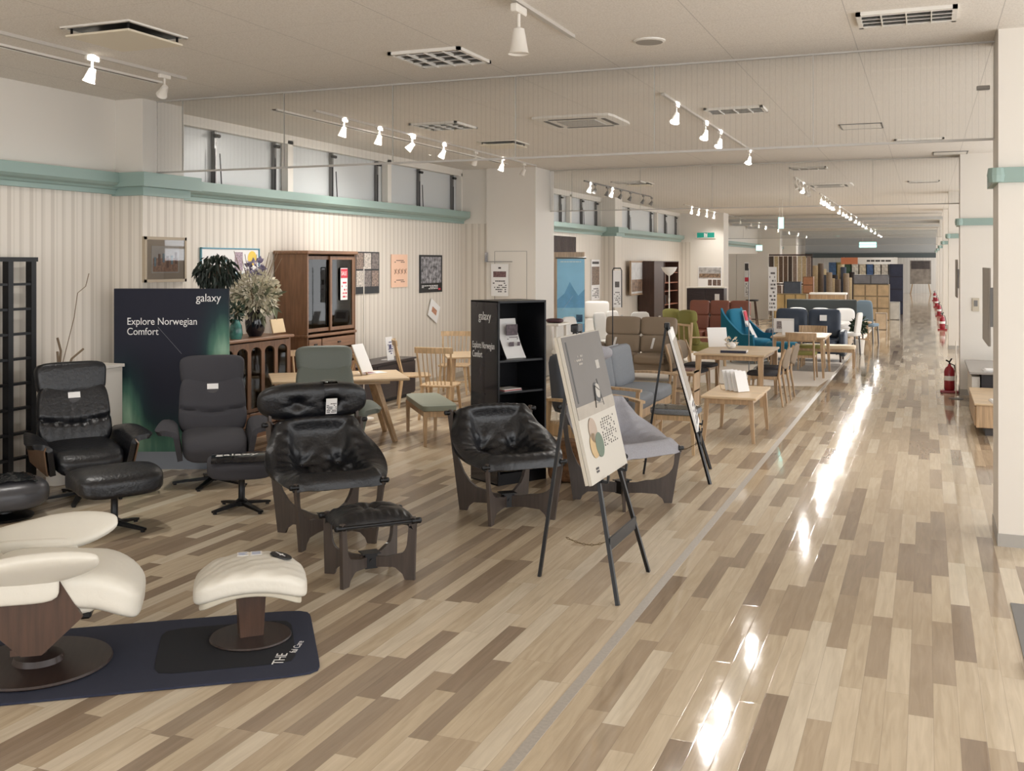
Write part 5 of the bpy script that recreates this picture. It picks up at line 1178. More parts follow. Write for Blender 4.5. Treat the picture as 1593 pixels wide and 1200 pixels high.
table('walnut_side_table', 'brown table top beyond the taupe sofa, by the wall cabinet', P(1012, 21.6)[0]-.45, P(1012, 21.6)[0]+.2, 21.3, 21.9, .75, mat('brown_top', (176, 128, 104), .4), OAK)
x, y = W((859-CX)/FPX*13.2, 13.2); t = table('tall_white_stand', 'tall white display stand right behind the black bookcase', x-.45, x+.12, y-.1, y+.4, 1.23, WHITE, WHITE, .035, 0, 'stand', apron=False)
o = MB().pill((x+.0, y+.1, 1.26), (.22, .16, .06), 3, 6).build('dark_ornament', M_('dred', (70, 34, 40), .5, 20)); tag(o, 'small dark red ornament lying on the tall white stand', 'ornament')
# sign stand, banner, wood panel, posters in second bay
x, y = W((960-CX)/FPX*16.3, 16.3); t = thing('sign_stand', 'thin black framed sign stand with a narrow white poster', 'sign', (x, y, 0), cface(0, -1))
MB().box((0, 0, .008), (.34, .3, .016)).build('base', BLACK, t); MB().tube([(-.07, 0, .01), (-.07, 0, 1.88), (-.055, 0, 1.915), (.055, 0, 1.915), (.07, 0, 1.88), (.07, 0, 1.3)], .009, 8).build('frame', BLACK, t)
q = MB(); q.box((0, -.004, 1.59), (.125, .006, .58)); q.box((0, -.009, 1.66), (.07, .003, .09), mi=1); scribble(q, -.05, .05, 1.34, 1.55, 7, -.0085, 1, .6); q.build('narrow_poster', [PAPER, M_('np', (96, 92, 90), .3, 60)], t)
x, y = W((888-CX)/FPX*19.6, 19.6); t = thing('roll_up_banner', 'tall sky-blue banner with a mountain print and the words THE FIRST', 'banner', (x, y, 0), cface(0, -1)); w = .52; zt = 2.09
MB().box((0, 0, .04), (.6, .2, .08), b=.01).build('base', STEEL, t); MB().cyl((0, .04, .08), (0, .04, zt), .01, n=8).build('pole', STEEL, t); MB().cyl((-w/2-.03, 0, zt), (w/2+.03, 0, zt), .016, n=8).build('top_bar', STEEL, t)
q = MB(); q.box((0, 0, (zt+.1)/2), (w, .004, zt-.12), mi=0); y_ = -.003
q.prism([(-.26, 1.15), (-.26, 1.3), (-.12, 1.42), (-.02, 1.64), (.06, 1.5), (.14, 1.38), (.26, 1.5), (.26, 1.15)][::-1], .002, Matrix.Translation((0, y_, 0)), 1)
q.box((0, y_, 1.0), (w, .002, .3), mi=2); q.bar((-.16, y_-.002, 1.10), (.04, y_-.002, 1.38), .03, .002, mi=3); q.box((.16, y_, .95), (.12, .002, .14), mi=4); scribble(q, -.2, .2, 2.0, 2.04, 1, y_, 3, .9); q.box((0, y_, .62), (w, .002, .46), mi=1)
q.build('fabric', [M_('sky', (150, 208, 240), .08, 2), M_('mount', (110, 172, 214), .15, 5), M_('lake', (150, 204, 230), .1, 5), M_('paleb', (214, 230, 240)), M_('town', (70, 104, 140), .3, 30)], t); text('lettering', 'THE FIRST', .1, PAPER, t, (-.22, -.005, .86), sx=.7)
t = thing('wood_panel', 'pale wood-grain partition panel behind the blue banner', 'panel', (P(879, 20.1)[0]-.12, 20.3, 0), 0)
MB().box((0, 0, 1.11), (.95, .06, 2.22)).build('panel', wood('ash_panel', (188, 166, 146), rough=.5, axis=2), t); MB().box((0, .0, .03), (1.0, .3, .06)).build('foot', GREYP, t)
t = thing('dark_slat_panel', 'dark slatted wall panel at the start of the second bay', 'panel', (XL+.03, 21.9, 0), PI/2); q = MB(); q.box((0, 0, 1.3), (2.3, .03, 2.6))
for k in range(24): q.box((-1.12+k*.097, -.022, 1.3), (.05, .02, 2.6))
q.build('slats', mat('slat_dark', (70, 60, 58), .6), t)
def b_strip(t, w, h):
    a = MB(); a.box((0, -.001, h*.1), (w*.9, .002, h*.45), mi=0); scribble(a, -w*.4, w*.4, -h*.45, -h*.2, 6, -.001, 1, .7); a.box((0, -.0005, h*.42), (w*.8, .002, h*.06), mi=1); a.build('print', [M_('strip', (136, 116, 100), .5, 20), INK], t)
framed(920, 933, 404, 467, XL+.02, 'narrow brown and white photo poster on the wall of the second bay', 'wall_poster', b_strip, .01, 'poster')
def b_room(t, w, h):
    a = MB(); a.box((0, -.001, -.0), (w*.9, .002, h*.9), mi=0); a.box((0, -.003, -h*.22), (w*.86, .002, h*.35), mi=1); a.build('print', [M_('rm0', (214, 214, 214), .15, 6), M_('rm1', (150, 124, 104), .6, 9)], t)
framed(981, 1003, 406, 459, -7.5, 'framed landscape photo lit on the wall beyond the second column', 'framed_picture', b_room, .03, fw=.02, fm=M_('frame_oak', (176, 150, 124)))
for px, lb in ((913, 'white narrow price strip on the wood-grain partition'),):
    x = P(px, 20.8)[0]; t = thing('price_strip', lb, 'sign', (x, 20.265, 1.55)); q = MB(); q.box((0, 0, 0), (.06, .008, .42)); scribble(q, -.02, .02, -.18, .18, 8, -.005, 1, .6); q.build('card', [PAPER, PINK], t)
# hanging sign on the plain pier
xp = P(776, 16.66)[0]; t = thing('hanging_notice', 'white printed notice hanging from a bar on the plain pier', 'sign', (xp, 16.70, 1.70))
MB().cyl((-.28, -.01, .32), (.24, -.01, .32), .008, n=8).build('hanging_rod', CHROME, t); q = MB(); q.box((0, 0, 0), (.32, .006, .56)); q.box((0, -.004, .10), (.24, .003, .10), mi=1); scribble(q, -.13, .13, -.22, 0, 6, -.004, 2, .6); q.box((0, -.004, .21), (.05, .003, .03), mi=2); q.build('poster', [PAPER, M_('ph', (120, 92, 92), .5, 30), INK], t); q = MB(); q.box((-.26, .02, .4), (.05, .03, .16)); q.build('bracket', CHROME, t)
for px, z, lb in ((742, 1.28, 'beige light switch on the striped return wall by the pier'),):
    x = P(px, 16.78)[0]; t = thing('light_switch', lb, 'switch', (x, 16.79, z)); MB().box((0, 0, 0), (.075, .012, .12), b=.004).build('plate', CREAM, t); MB().box((0, -.009, 0), (.02, .008, .03)).build('rocker', GREYP, t)
# tall wall unit, torchiere, dark sideboard
ya, yb = atX(1018, -7.15), atX(1056, -7.15)
t = thing('wall_unit', 'tall dark brown wall unit with open orange-brown shelves', 'cabinet', (-7.38, (ya+yb)/2, 0), PI/2); w = yb-ya; H = 2.05
RB = M_('orange_brown', (150, 88, 58), .2, 6)
for xx in (-w/2+.012, -w*.1, w/2-.012): MB().box((xx, 0, H/2), (.025, .45, H)).build('side_panel', DARKWOOD, t)
MB().box((0, .21, H/2), (w, .015, H)).build('back_panel', RB, t); MB().box((0, 0, H-.012), (w, .46, .025)).build('top_panel', DARKWOOD, t)
for z in (.05, .4, .75, 1.15, 1.4, 1.7): MB().box((w*.2, 0, z), (w*.56, .42, .02)).build('shelf', RB, t)
MB().box((-w*.3, -.2, H/2), (w*.38, .02, H-.04)).build('door', DARKWOOD, t)
for k in range(8):
    o = MB().box((0, 0, .13), (.05, .2, .26)).build('folder', M_('folder%d' % (k % 3), ((120, 80, 60), (60, 40, 40), (168, 116, 78))[k % 3])); o.location = (-7.3, ya+w*.48+k*.11, 1.411 if k < 4 else .761); tag(o, ORD[k % 4]+' thin brown folder from the left on '+('an upper' if k < 4 else 'a lower')+' shelf of the tall wall unit', 'folder', 'folders in the tall wall unit')
x, y = W((1041-CX)/FPX*24, 24); t = thing('torchiere_lamp', 'white floor lamp with a bowl shade in front of the tall wall unit', 'floor lamp', (x, y, 0))
MB().lathe([(.14, 0), (.14, .015), (.02, .03)], n=24).build('base', WHITE, t, True); MB().cyl((0, 0, .02), (0, 0, 1.72), .014, n=10).build('pole', WHITE, t); MB().lathe([(.02, 1.70), (.08, 1.74), (.15, 1.82), (.185, 1.90), (.18, 1.90), (.14, 1.83), (.05, 1.76), (.01, 1.75)], n=28).build('lamp_shade', SHADE, t, True); MB().cyl((0, 0, 1.1), (0, 0, 1.18), .02, n=10).build('switch', WHITE, t)
xa, xb = P(1068, 29)[0], P(1126, 29)[0]; t = thing('tall_sideboard', 'dark purple-brown highboard with a pale top behind the brown sofa', 'cabinet', ((xa+xb)/2, 29.25, 0)); w = xb-xa
MB().box((0, 0, .65), (w, .45, 1.3-.04)).build('body', EBONY, t); MB().box((0, 0, 1.31), (w+.04, .49, .03)).build('top', WHITE, t); MB().box((0, .02, .03), (w-.1, .38, .06)).build('plinth', BLACK, t)
for k in (-1, 1): MB().box((k*(w/4)-.0, -.232, .72), (w/2-.02, .016, 1.1)).build('door', EBONY, t)
q = MB(); q.box((w*.32, -.245, 1.0), (.13, .006, .26)); q.build('price_tag', PAPER, t)
# posters and signs on second pier, partition
def signp(name, label, px0, px1, py0, py1, Y, mats_, build, cat='sign', th=.02):
    xa, xb = atY(px0, Y), atY(px1, Y); xc = (xa+xb)/2; z0, z1 = zat(py1, xc, Y), zat(py0, xc, Y); w, h = xb-xa, z1-z0
    t = thing(name, label, cat, (xc, Y, (z0+z1)/2)); MB().box((0, 0, 0), (w, th, h)).build('panel', mats_, t); build(t, w, h, -th/2-.001); return t
def b_exit(t, w, h, y_):
    q = MB(); q.box((0, y_, 0), (w*.9, .003, h*.78), mi=0); q.build('green_face', mat('exit_green', (20, 128, 112), .4, emit=(30, 150, 130), es=.25), t)
    q = MB(); q.box((0, y_-.003, 0), (w*.17, .003, h*.62)); q.build('pictogram_field', PAPER, t); q = MB(); q.bar((-.02, y_-.006, -.06), (.02, y_-.006, .03), .02, .003); q.bar((.0, y_-.006, -.02), (.03, y_-.006, -.07), .015, .003); q.box((.02, y_-.006, .06), (.03, .003, .03)); q.build('running_figure', M_('exitfig', (20, 110, 96)), t)
signp('exit_sign', 'green and white emergency exit sign on the second pier', 1083, 1113, 361, 371, 34.27, WHITE, b_exit, th=.04)
def b_house(t, w, h, y_):
    q = MB(); q.box((0, y_, h*.18), (w*.94, .003, h*.56), mi=0); q.box((0, y_-.002, h*.05), (w*.9, .002, h*.2), mi=1); [q.box((k*w*.2, y_, -h*.3), (w*.16, .003, h*.3), mi=2) for k in (0, 1, 1.9)]; q.build('print', [M_('hs0', (176, 172, 170), .4, 8), M_('hs1', (140, 116, 96), .6, 20), M_('hs2', (110, 90, 80), .6, 30)], t)
signp('house_poster', 'poster with house photographs above the dark highboard', 1086, 1123, 415, 446, 34.285, PAPER, b_house, 'poster')
t = thing('white_partition', 'plain white partition of two tall panels behind the bar stools', 'partition', ((P(1097, 37.6)[0]+P(1196, 37.6)[0])/2, 37.6, 0)); w = P(1196, 37.6)[0]-P(1097, 37.6)[0]
for k in (-1, 1): MB().box((k*(w/4), 0, 1.16), (w/2-.012, .08, 2.32)).build('panel', WHITE, t)
q = MB()
def b_hang(t, w, h, y_):
    q = MB(); q.box((0, y_, h*.36), (w*.8, .002, h*.2), mi=1); q.box((0, y_, h*.0), (w*.8, .002, h*.12), mi=0); scribble(q, -w*.35, w*.35, -h*.45, -h*.1, 6, y_, 1, .5); q.build('print', [PINK, INK], t)
signp('hanging_strip', 'narrow white and red strip notice hanging on the white partition', 1158, 1165, 408, 462, 37.55, PAPER, b_hang, th=.01)
def stool(label, loc, m, h=.8, sm=None):
    t = thing('bar_stool', label, 'bar stool', loc)
    MB().lathe([(.001, h-.05), (.17, h-.05), (.2, h-.03), (.2, h), (.001, h+.01)], n=20).build('seat', sm or m, t, True)
    for k in range(4): a = PI/4+k*PI/2; MB().bar((math.cos(a)*.24, math.sin(a)*.24, 0), (math.cos(a)*.12, math.sin(a)*.12, h-.05), .03, .03, .036, .036).build('leg', m, t)
    MB().tube([(math.cos(a)*.2, math.sin(a)*.2, .25) for a in [PI/4+k*PI/2 for k in range(5)]], .012, 6).build('footrest', m, t); return t
def deprow(py, z): return 0
stool('dark-seated bar stool with splayed legs in front of the white partition', P(1170, 32.6), DARKWOOD, .86, BLACK)
stool('light wooden bar stool in front of the white partition, partly behind the brown sofa', P(1144, 31.5), OAK, .84, BEECH)
# brown sofa, olive sofa, teal wing chair, navy sofa
sofa('brown leather high-back sofa with three seats on the pale carpet', P(1116, 24.0), face(0, -1), 1.7, .95, 1.10, BROWNL, 3, .44, .14, .60, 2)
o = sofa('brown leather ottoman extending the brown sofa towards the navy sofa', P(1171, 22.35), face(.6, -1), .6, .6, .64, BROWNL, 1, .44, .1, .5, 1, name='leather_ottoman', cat='footstool')
x, y = G(1078, 566); gsf = thing('oak_frame_sofa', 'moss green sofa with two head cushions in a slatted oak frame, seen from behind', 'sofa', (x, y, 0), face(-.62, .78)+PI)
gsf.rotation_euler = (0, 0, face(.75, .66))
for sx in (-.33, .33):
    MB().pill((sx, 0, .36), (.62, .62, .15), 5, 8).build('seat_cushion', GREENF, gsf, True); MB().pill((sx, .27, .66), (.62, .14, .5), 5, 8, (-.2, 0, 0)).build('back_cushion', GREENF, gsf, True); MB().pill((sx, .30, .96), (.56, .18, .24), 4, 8, (-.1, 0, 0)).build('head_cushion', GREENF, gsf, True)
MB().tube([(-.7, .43, .80), (.7, .43, .80)], .022, 8).build('top_rail', BEECH, gsf); MB().tube([(-.7, .40, .30), (.7, .40, .30)], .02, 8).build('bottom_rail', BEECH, gsf)
for k in range(7): MB().bar((-.6+.2*k, .40, .3), (-.6+.2*k, .43, .8), .022, .022).build('back_slat', BEECH, gsf)
for sx in (-.70, .70):
    MB().bar((sx, .48, 0), (sx, .42, .86), .04, .04).build('leg', BEECH, gsf); MB().bar((sx, -.30, 0), (sx, -.28, .55), .04, .04).build('leg', BEECH, gsf); MB().bar((sx, -.34, .56), (sx, .44, .58), .06, .025).build('wooden_armrest', BEECH, gsf)
x, y = W((1166-CX)/FPX*20.9, 20.9); t = thing('wing_chair', 'teal blue wing chair with a red and white tag', 'armchair', (x, y, .004), cface(.72, -.7))
MB().pill((0, -.05, .40), (.56, .66, .18), 5, 10).build('seat_cushion', BLUEF, t, True); MB().pill((0, .28, .74), (.60, .16, .66), 4.5, 12, (-.2, 0, 0)).build('back_cushion', BLUEF, t, True)
for sx in (-1, 1):
    MB().sheet((lambda u, v, sx=sx: (sx*(.33+.05*v*(u)), lerp(.42, -.34, u)-.0, .16+lerp(.92, .42, min(1, u*1.5)**.7)*v)) if sx > 0 else (lambda u, v, sx=sx: (sx*(.33+.05*v*(1-u)), lerp(.42, -.34, 1-u), .16+lerp(.92, .42, min(1, (1-u)*1.5)**.7)*v)), 16, 6, .06).build('wing', BLUEF, t, True)
MB().box((0, .0, .24), (.62, .7, .16), b=.03).build('base', BLUEF, t)
for sx in (-1, 1):
    for sy in (-1, 1): MB().cyl((sx*.25, sy*.28, 0), (sx*.24, sy*.26, .18), .016, .022, 8).build('leg', OAK, t)
q = MB(); q.box((.12, .16, .86), (.13, .006, .34), rot=(-.25, 0, .0)); q.box((.13, .02, .62), (.13, .006, .36), rot=(-.55, 0, 0)); q.build('hanging_tag', PAPER, t); MB().box((.12, .155, .92), (.1, .006, .2), rot=(-.25, 0, 0)).build('red_print', PINK, t)
x, y = W((1217-CX)/FPX*20.3, 20.3); t = thing('teal_footstool', 'teal blue footstool in front of the teal wing chair', 'footstool', (x, y, .004), .1); MB().pill((0, 0, .36), (.6, .5, .2), 5, 10).build('seat_cushion', BLUEF, t, True)
for sx in (-1, 1):
    for sy in (-1, 1): MB().cyl((sx*.22, sy*.18, 0), (sx*.2, sy*.16, .28), .014, .02, 8).build('leg', OAK, t)
xa, xb = P(1196, 22)[0], P(1313, 22)[0]
ns = sofa('navy leather tufted sofa facing the viewer on the pale carpet', ((xa+xb)/2, 22.1, .004), face(0, -1), xb-xa+.1, .92, 1.02, NAVYL, 2, .44, .14, .62, 1, tuftb=True)
q = MB(); q.box((.32, .14, .86), (.14, .006, .12), rot=(-.2, 0, 0)); q.build('price_tag', PAPER, ns)
for px, h_, lb in ((1165, 1.9, 'thin grey sign pole in front of the teal wing chair'), (1202, 1.9, 'thin grey sign pole left of the navy sofa')):
    x, y = W((px-CX)/FPX*17.8, 17.8); t = thing('sign_pole', lb, 'stand', (x, y, .004)); MB().lathe([(.12, 0), (.12, .01), (.015, .016)], n=20).build('base', STEEL, t); MB().cyl((0, 0, .01), (0, 0, h_), .008, n=8).build('pole', STEEL, t)
    q = MB(); 
    if px == 1202: q.box((0, -.012, h_-.35), (.14, .006, .75)); scribble(q, -.05, .05, h_-.7, h_-.05, 10, -.016, 1, .6); q.build('strip_poster', [PAPER, INK], t)
# ================================================================ BEDS AND BEYOND
HB = mat('headboard_dark', (56, 62, 62), .6, bump=.2, bscale=80)
def bed(label, x0, x1, y, zt, m, pil=3, ln=2.0):
    w = x1-x0; t = thing('bed', label, 'bed', ((x0+x1)/2, y, 0))
    MB().box((0, .0, zt/2), (w, .08, zt), b=.02).build('headboard', m, t); MB().box((0, -ln/2-.02, .18), (w-.1, ln, .2), b=.02).build('bed_frame', OAKX, t)
    MB().pill((0, -ln/2-.02, .42), (w-.12, ln-.04, .30), 8, 10).build('mattress', WP, t, True); MB().pill((0, -ln/2-.3, .55), (w-.02, ln-.6, .14), 6, 10).build('duvet', PAPER, t, True)
    for k in range(pil): MB().pill((-w/2+w*(k+.5)/pil, -.22, .72), (w/pil*.88, .18, .36), 3.5, 8, (-.35, 0, 0)).build('pillow', PAPER, t, True)
    return t
xa, xb = P(1224, 26.6)[0], P(1333, 26.6)[0]; bed('wide bed with a dark grey headboard and white pillows, behind the navy sofa', xa, xb, 26.6, 1.10, HB)
xa, xb = P(1262, 30.2)[0], P(1316, 30.2)[0]; t = thing('low_white_chest', 'low white chest showing above the dark headboard', 'chest', ((xa+xb)/2, 30.2, 0)); MB().box((0, 0, .58), (xb-xa, .5, 1.08), b=.01).build('body', OAK, t); MB().box((0, 0, 1.14), (xb-xa+.06, .56, .05), b=.01).build('top', PAPER, t)
x, y, _ = P(1350, 27.4); t = pchair('light blue upholstered chair right of the dark headboard', (x, y, 0), face(.3, 1), mat('pale_blue_fabric', (128, 148, 164), .9), 1.05)
x, y, _ = P(1320, 23.7); pt = pchair('white and wood chair holding black cushion at the end of the navy sofa', (x, y, 0), face(-1, .2), WP, .9)
x, y, _ = P(1342, 25.0); stool('light wooden stool beside the aisle at the carpet corner', (x, y, 0), OAK, .66, BEECH)
t = thing('plant_pot', 'small dark green plant by the dark headboard near the aisle', 'plant', (*P(1336, 24.15)[:2], 0)); MB().lathe([(.1, 0), (.13, .3), (.11, .3)], n=16).build('pot', WHITE, t, True); mb = MB(); leaves(mb, 200, (0, 0, .62), .15, .10, .03, random.Random(8), 1.2); mb.tube([(0, 0, .3), (0, 0, .6)], .012, 6); mb.build('foliage', M_('plantgreen', (44, 66, 44), .3, 8), t)
BOXC = [(206, 160, 112), (188, 148, 104), (120, 130, 140), (214, 178, 140), (96, 84, 80), (168, 120, 92), (150, 152, 156)]
# hanging rug samples rack on the left, behind the partition
def rugrack(label, px0, px1, Y, z0, z1, n_, lab2, grp):
    xa, xb = P(px0, Y)[0], P(px1, Y)[0]; t = thing('sample_rack', label, 'rack', ((xa+xb)/2, Y, 0)); w = xb-xa
    MB().box((0, .05, z1+.05), (w+.1, .05, .05)).build('top_bar', DARKWOOD, t)
    for sx in (-1, 1): MB().box((sx*(w/2+.02), .05, z1/2), (.05, .05, z1)).build('upright', DARKWOOD, t)
    rr = random.Random(Y)
    for k in range(n_):
        c = [(176, 150, 118), (120, 98, 82), (206, 184, 146), (92, 78, 70), (160, 140, 128), (214, 196, 164), (70, 60, 58)][rr.randrange(7)]
        o = MB().box((0, 0, 0), (w/n_*.82, .03, z1-z0), b=.004).build('rug_sample', M_('rug%d' % c[0], c, .25, 30, .9)); o.location = (xa+w*(k+.5)/n_, Y, (z0+z1)/2); tag(o, ORD[k]+' '+lab2, 'rug', grp)
rugrack('dark rack of hanging rug samples just right of the white partition', 1197, 1262, 41.0, 1.25, 2.25, 9, 'hanging rug sample from the left in the upper row right of the partition', 'hanging rug samples')
rugrack('lower rack of narrow rug samples right of the white partition', 1200, 1250, 40.0, .35, 1.15, 6, 'rug sample from the left in the lower row right of the partition', 'lower rug samples')
rr = random.Random(21)
for k in range(14):
    c = [(190, 168, 134), (64, 56, 56), (122, 106, 92), (212, 192, 152), (90, 96, 112), (158, 140, 120)][k % 6]; px = 1268+k*4.4; Y = 44+rr.uniform(-.6, 1.6); h_ = rr.uniform(1.3, 2.15)
    o = MB().lathe([(.001, 0), (.11, 0), (.115, .02), (.115, h_-.02), (.10, h_), (.03, h_), (.02, h_-.05)], n=14).build('rolled_rug', M_('roll%d' % c[0], c, .2, 40, .9), None, True, (*P(px, Y)[:2], 0)); tag(o, ORD[k]+' rolled rug from the left in the row beyond the beds', 'rug', 'rolled rugs beyond the beds')
def crate(label, px0, px1, Y, z0, z1, c, name='storage_cabinet', d=.5, rows=2, cols=2, cat='cabinet'):
    xa, xb = P(px0, Y)[0], P(px1, Y)[0]; t = thing(name, label, cat, ((xa+xb)/2, Y, z0)); w, h = xb-xa, z1-z0; m = M_('crate%d_%d' % (c[0], c[2]), c, .15, 4); MB().box((0, 0, h/2), (w, d, h), b=.006).build('body', M_('crateb%d_%d' % (c[0], c[2]), tuple(int(v*.72) for v in c), .15, 4), t)
    for i in range(cols):
        for j in range(rows): MB().box((-w/2+w*(i+.5)/cols, -d/2-.008, h*(j+.5)/rows), (w/cols-.05, .014, h/rows-.05)).build('door', m, t)
crate('pale oak cabinet stack beyond the rolled rugs', 1328, 1384, 38.5, 0, 1.25, (204, 178, 142), rows=3, cols=3)
crate('grey upholstered block on top of the pale oak cabinet', 1328, 1382, 38.5, 1.253, 1.58, (134, 134, 140), 'grey_headboard_stack', .3, 1, 2, 'headboard')
crate('dark navy shelf unit beside the aisle, past the oak cabinets', 1384, 1405, 43.0, 0, 1.95, (44, 48, 70), 'navy_shelf', .4, 4, 1, 'shelf')
crate('orange-brown slatted box among the rugs', 1250, 1266, 38.9, 0, 1.5, (196, 140, 104), 'slatted_box', .4, 5, 1, 'box')
crate('dark blue padded bench behind the bed headboard', 1220, 1246, 37.0, 0, 1.35, (84, 92, 106), 'padded_block', .4, 1, 1, 'bench')
crate('pale yellow table block between the bar stool and the beds', 1206, 1256, 34.5, .0, 1.0, (186, 160, 112), 'yellow_counter', .6, 1, 3, 'counter')
crate('white storage box with a dark emblem at the aisle edge far away', 1384, 1400, 39.0, 0, .62, (224, 222, 216), 'white_box', .4, 1, 1, 'box')
crate('low cardboard-coloured box at the aisle edge beyond the blue chair', 1362, 1380, 33.0, 0, .5, (206, 184, 156), 'cardboard_box', .4, 1, 1, 'box')
# far shop front
t = thing('far_counter_sign', 'long orange and white sign board at the far end of the shop', 'sign', (P(1352, 62)[0], 62, zat(406, P(1352, 62)[0], 62))); w = P(1396, 62)[0]-P(1308, 62)[0]; MB().box((0, 0, 0), (w, .08, .38)).build('white_board', PAPER, t); MB().box((-w/2+w*.15, -.045, 0), (w*.3, .02, .38)).build('orange_board', M_('far_orange', (206, 128, 92)), t); q = MB(); scribble(q, -w*.15, w*.45, -.1, .1, 1, -.045, 0, .7); q.build('lettering', INK, t); [MB().box((k*w*.45, .06, -t.location.z/2+.1), (.06, .04, t.location.z+.2)).build('post', WHITE, t) for k in (-1, 1)]
for k in range(9):
    c = [(70, 100, 140), (150, 140, 90), (60, 90, 70), (226, 222, 214), (220, 210, 190), (80, 110, 160), (230, 226, 218), (214, 208, 200), (120, 120, 130)][k]; px = 1296+k*11.5
    o = MB().box((0, 0, 0), (.46, .3, .95)).build('fabric_display', M_('fabd%d' % k, c, .3, 8)); xx, yy, _ = P(px, 63.5); o.location = (xx, yy, 1.55); tag(o, ('blue', 'mustard', 'dark green', 'white', 'ivory', 'bright blue', 'off-white', 'pale grey', 'slate grey')[k]+' textile display under the far orange and white sign', 'textile display')
for k in range(5):
    xx, yy, _ = P(1300+k*19, 63.9); t = thing('display_plinth', 'grey plinth under the textile displays at the far end, number from left: '+('first', 'second', 'third', 'fourth', 'fifth')[k], 'plinth', (xx, yy, 0)); MB().box((0, 0, .53), (.9, .6, 1.06)).build('body', GREYP, t); MB().box((0, 0, 1.068), (.94, .64, .012)).build('top', WHITE, t)
t = thing('far_easel', 'small easel with a dark poster at the end of the aisle', 'easel', (P(1432, 71)[0], 71, 0)); q = MB(); [MB().bar((sx*.6, 0, 0), (sx*.25, .2, 1.9), .07).build('leg', OAK, t) for sx in (-1, 1)]; MB().box((0, 0, 1.4), (1.25, .05, 1.5)).build('poster', M_('farpost', (150, 140, 130), .3, 3), t); MB().box((0, -.03, 1.85), (1.1, .02, .5)).build('dark_print', M_('farpost2', (84, 76, 74), .3, 3), t)
# hanging lit signs
def hsign(px, py, D, w, h, label, g_=True):
    X_, Y_ = W((px-CX)/FPX*D, D); z = EYE+(HZ-py)/FPX*D; t = thing('hanging_sign', label, 'sign', (X_, Y_, z)); MB().box((0, 0, 0), (w, .08, h)).build('lit_face', mat('lit_sign', (160, 220, 214), .4, emit=(150, 232, 226), es=2.2), t)
    q = MB(); q.box((0, 0, h/2+.01), (w+.02, .1, .02)); q.box((0, 0, -h/2-.01), (w+.02, .1, .02)); q.build('housing', WHITE, t)
    for sx in (-1, 1): MB().cyl((sx*w*.3, 0, h/2), (sx*w*.3, 0, CH-z), .008, n=6).build('hanger_rod', WHITE, t)
hsign(1215, 347, 27, .12, .28, 'narrow lit turquoise exit sign hanging over the seating'); hsign(1350, 381, 52, .8, .26, 'wide lit turquoise sign hanging over the aisle far away'); hsign(1181, 386, 40, .22, .2, 'small lit turquoise sign hanging near the left far wall')
# ================================================================ RIGHT SIDE
def exting(label, loc, group=None):
    t = thing('fire_extinguisher', label, 'fire extinguisher', loc, 0, group); RD = mat('extinguisher_red', (150, 22, 40), .3, coat=.3)
    MB().box((0, 0, .02), (.26, .2, .04), b=.01).build('stand_base', RD, t); MB().lathe([(.07, .04), (.078, .06), (.078, .33), (.06, .38), (.025, .41), (.022, .44)], n=24).build('cylinder', RD, t, True); MB().lathe([(.0795, .19), (.0795, .26)], n=24).build('label_band', PAPER, t, True)
    MB().tube([(0, 0, .43), (0, 0, .47), (-.05, -.02, .50)], .012, 8).build('valve', BLACKM, t); MB().bar((0, 0, .47), (.03, -.06, .53), .02, .01).build('lever', BLACKM, t); MB().tube([(0, .02, .45), (.07, .03, .42), (.10, .02, .25), (.09, 0, .12)], .009, 8).build('hose', BLACK, t); return t
x, y = G(1477, 611); e_ = exting('nearest red fire extinguisher standing on the floor by the pillars', (x, y, 0))
for k, (px, y_, lb) in enumerate(((1466, 33.4, 'second red fire extinguisher along the right-hand pillars'), (1461, 42.0, 'third red fire extinguisher along the right-hand pillars'), (1457, 50.5, 'fourth red fire extinguisher along the right-hand pillars'), (1454, 59, 'farthest red fire extinguisher along the right-hand pillars'))): o = dup(e_, P(px, y_), None, lb); o.scale = (1, 1, 1)
t = thing('media_board', 'low oak media board with white papers, right of the aisle behind the near pillar', 'cabinet', (1.03, 13.95, 0)); MB().box((0, 0, .225), (1.0, 1.65, .26), b=.006).build('body', OAK, t); MB().box((0, 0, .365), (1.04, 1.7, .022), b=.005).build('top', OAKX, t); MB().box((.03, 0, .05), (.86, 1.5, .10)).build('plinth', M_('dark_plinth', (70, 66, 66)), t); MB().box((-.508, 0, .225), (.014, 1.6, .22)).build('door', OAK, t)
t = thing('paper_stack', 'white papers on the low oak media board', 'papers', (.92, 13.35, .3765), .1); [MB().box((.01*k, .012*k, .003+.006*k), (.46, .3, .005)).build('sheet', PAPER, t) for k in range(3)]
t = thing('grey_counter', 'grey-topped low counter behind the oak media board', 'cabinet', (1.05, 15.95, 0)); MB().box((0, 0, .54), (1.05, 1.9, .03), b=.004).build('top', mat('grey_stone_top', (150, 144, 138), .25), t); MB().box((.05, 0, .29), (.85, 1.7, .46)).build('body', M_('dk', (46, 42, 44)), t); MB().box((-.44, 0, .30), (.10, 1.6, .36)).build('white_drawer', WHITE, t)
t = thing('paper_pile', 'white papers on the grey-topped counter', 'papers', (.95, 15.3, .5555), .05); [MB().box((.015*k, 0, .003+.006*k), (.5, .3, .005)).build('sheet', PAPER, t) for k in range(3)]
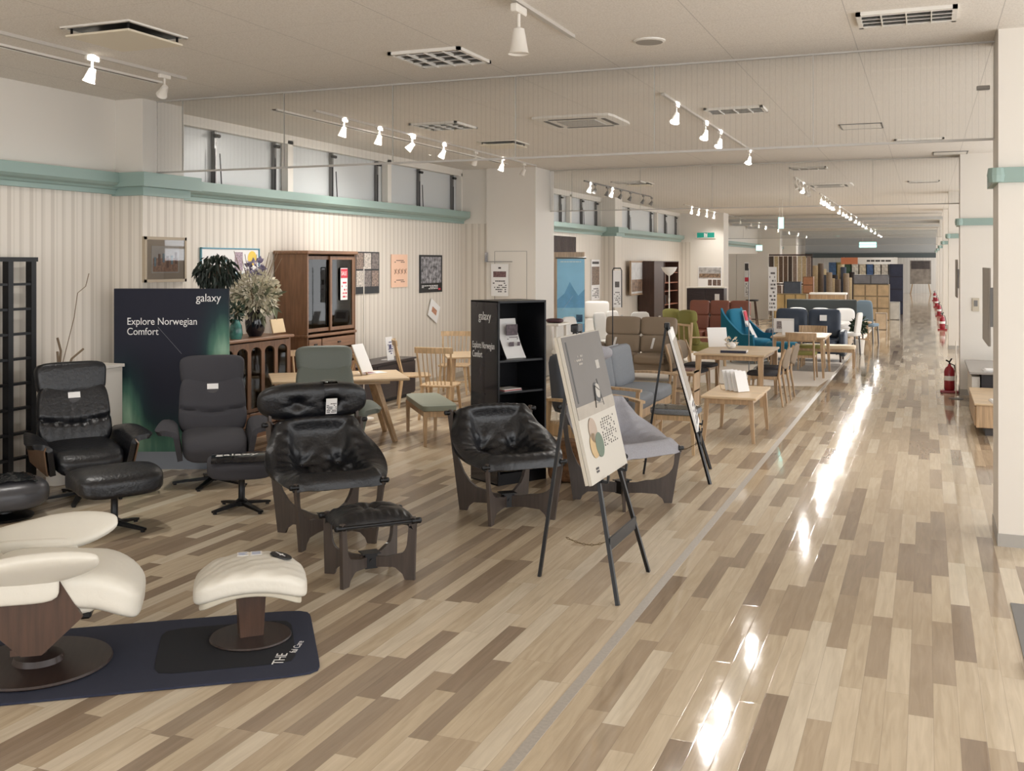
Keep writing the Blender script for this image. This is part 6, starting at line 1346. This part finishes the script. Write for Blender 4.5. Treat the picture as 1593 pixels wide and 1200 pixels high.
t = thing('side_sign', 'grey sign board fixed behind the near right pillar', 'sign', (.445, 9.14, 1.66)); MB().box((0, 0, 0), (.02, .85, .6), b=.003).build('board', mat('grey_board', (166, 160, 152), .5), t); MB().box((.03, -.40, 0), (.05, .06, .3)).build('bracket', STEEL, t)
t = thing('side_sign', 'grey sign board fixed behind the second right pillar', 'sign', (.445, 18.12, 1.75)); MB().box((0, 0, 0), (.02, .85, .6), b=.003).build('board', mat('grey_board', (166, 160, 152), .5), t); MB().box((.03, -.40, 0), (.05, .06, .3)).build('bracket', STEEL, t)
t = thing('wall_thermostat', 'small beige control plate on the second right pillar', 'switch', (P(1518, 17.09)[0], 17.09, zat(474, .55, 17.09))); MB().box((0, 0, 0), (.10, .014, .20), b=.004).build('plate', mat('beige_plate', (198, 188, 170), .5), t); MB().box((0, -.01, .02), (.05, .008, .09)).build('dial', GREYP, t)
x, y = G(1592, 985); t = thing('grey_floor_sheet', 'grey sheet lying on the floor at the right picture edge', 'mat', (x+.22, y, 0)); MB().box((0, 0, .004), (.5, 1.0, .008)).build('sheet', GREYP, t)
x, y = G(1590, 1045); t = thing('white_floor_plate', 'white plate on the floor at the right picture edge', 'plate', (x+.22, y, 0)); MB().box((0, 0, .02), (.4, .26, .04), b=.008).build('plate', WHITE, t); MB().box((0, 0, .043), (.3, .16, .004)).build('inset', PAPER, t)
x, y = W((1482-CX)/FPX*17.5, 17.5); x, y = .40, 16.6; t = thing('barrier_post', 'thin white post standing by the second right pillar', 'stand', (x, y, 0)); MB().lathe([(.1, 0), (.1, .01), (.012, .016)], n=18).build('base', STEEL, t); MB().cyl((0, 0, .01), (0, 0, .85), .008, n=8).build('pole', CREAM, t)
# ================================================================ lettering curves become meshes
bpy.context.view_layer.update(); dg = bpy.context.evaluated_depsgraph_get()
for o in [o for o in S.objects if o.type == 'FONT']:
    me = bpy.data.meshes.new_from_object(o.evaluated_get(dg)); n_ = bpy.data.objects.new('lettering', me); COL.objects.link(n_)
    n_.parent = o.parent; n_.location = o.location; n_.rotation_euler = o.rotation_euler; n_.scale = o.scale; bpy.data.objects.remove(o)
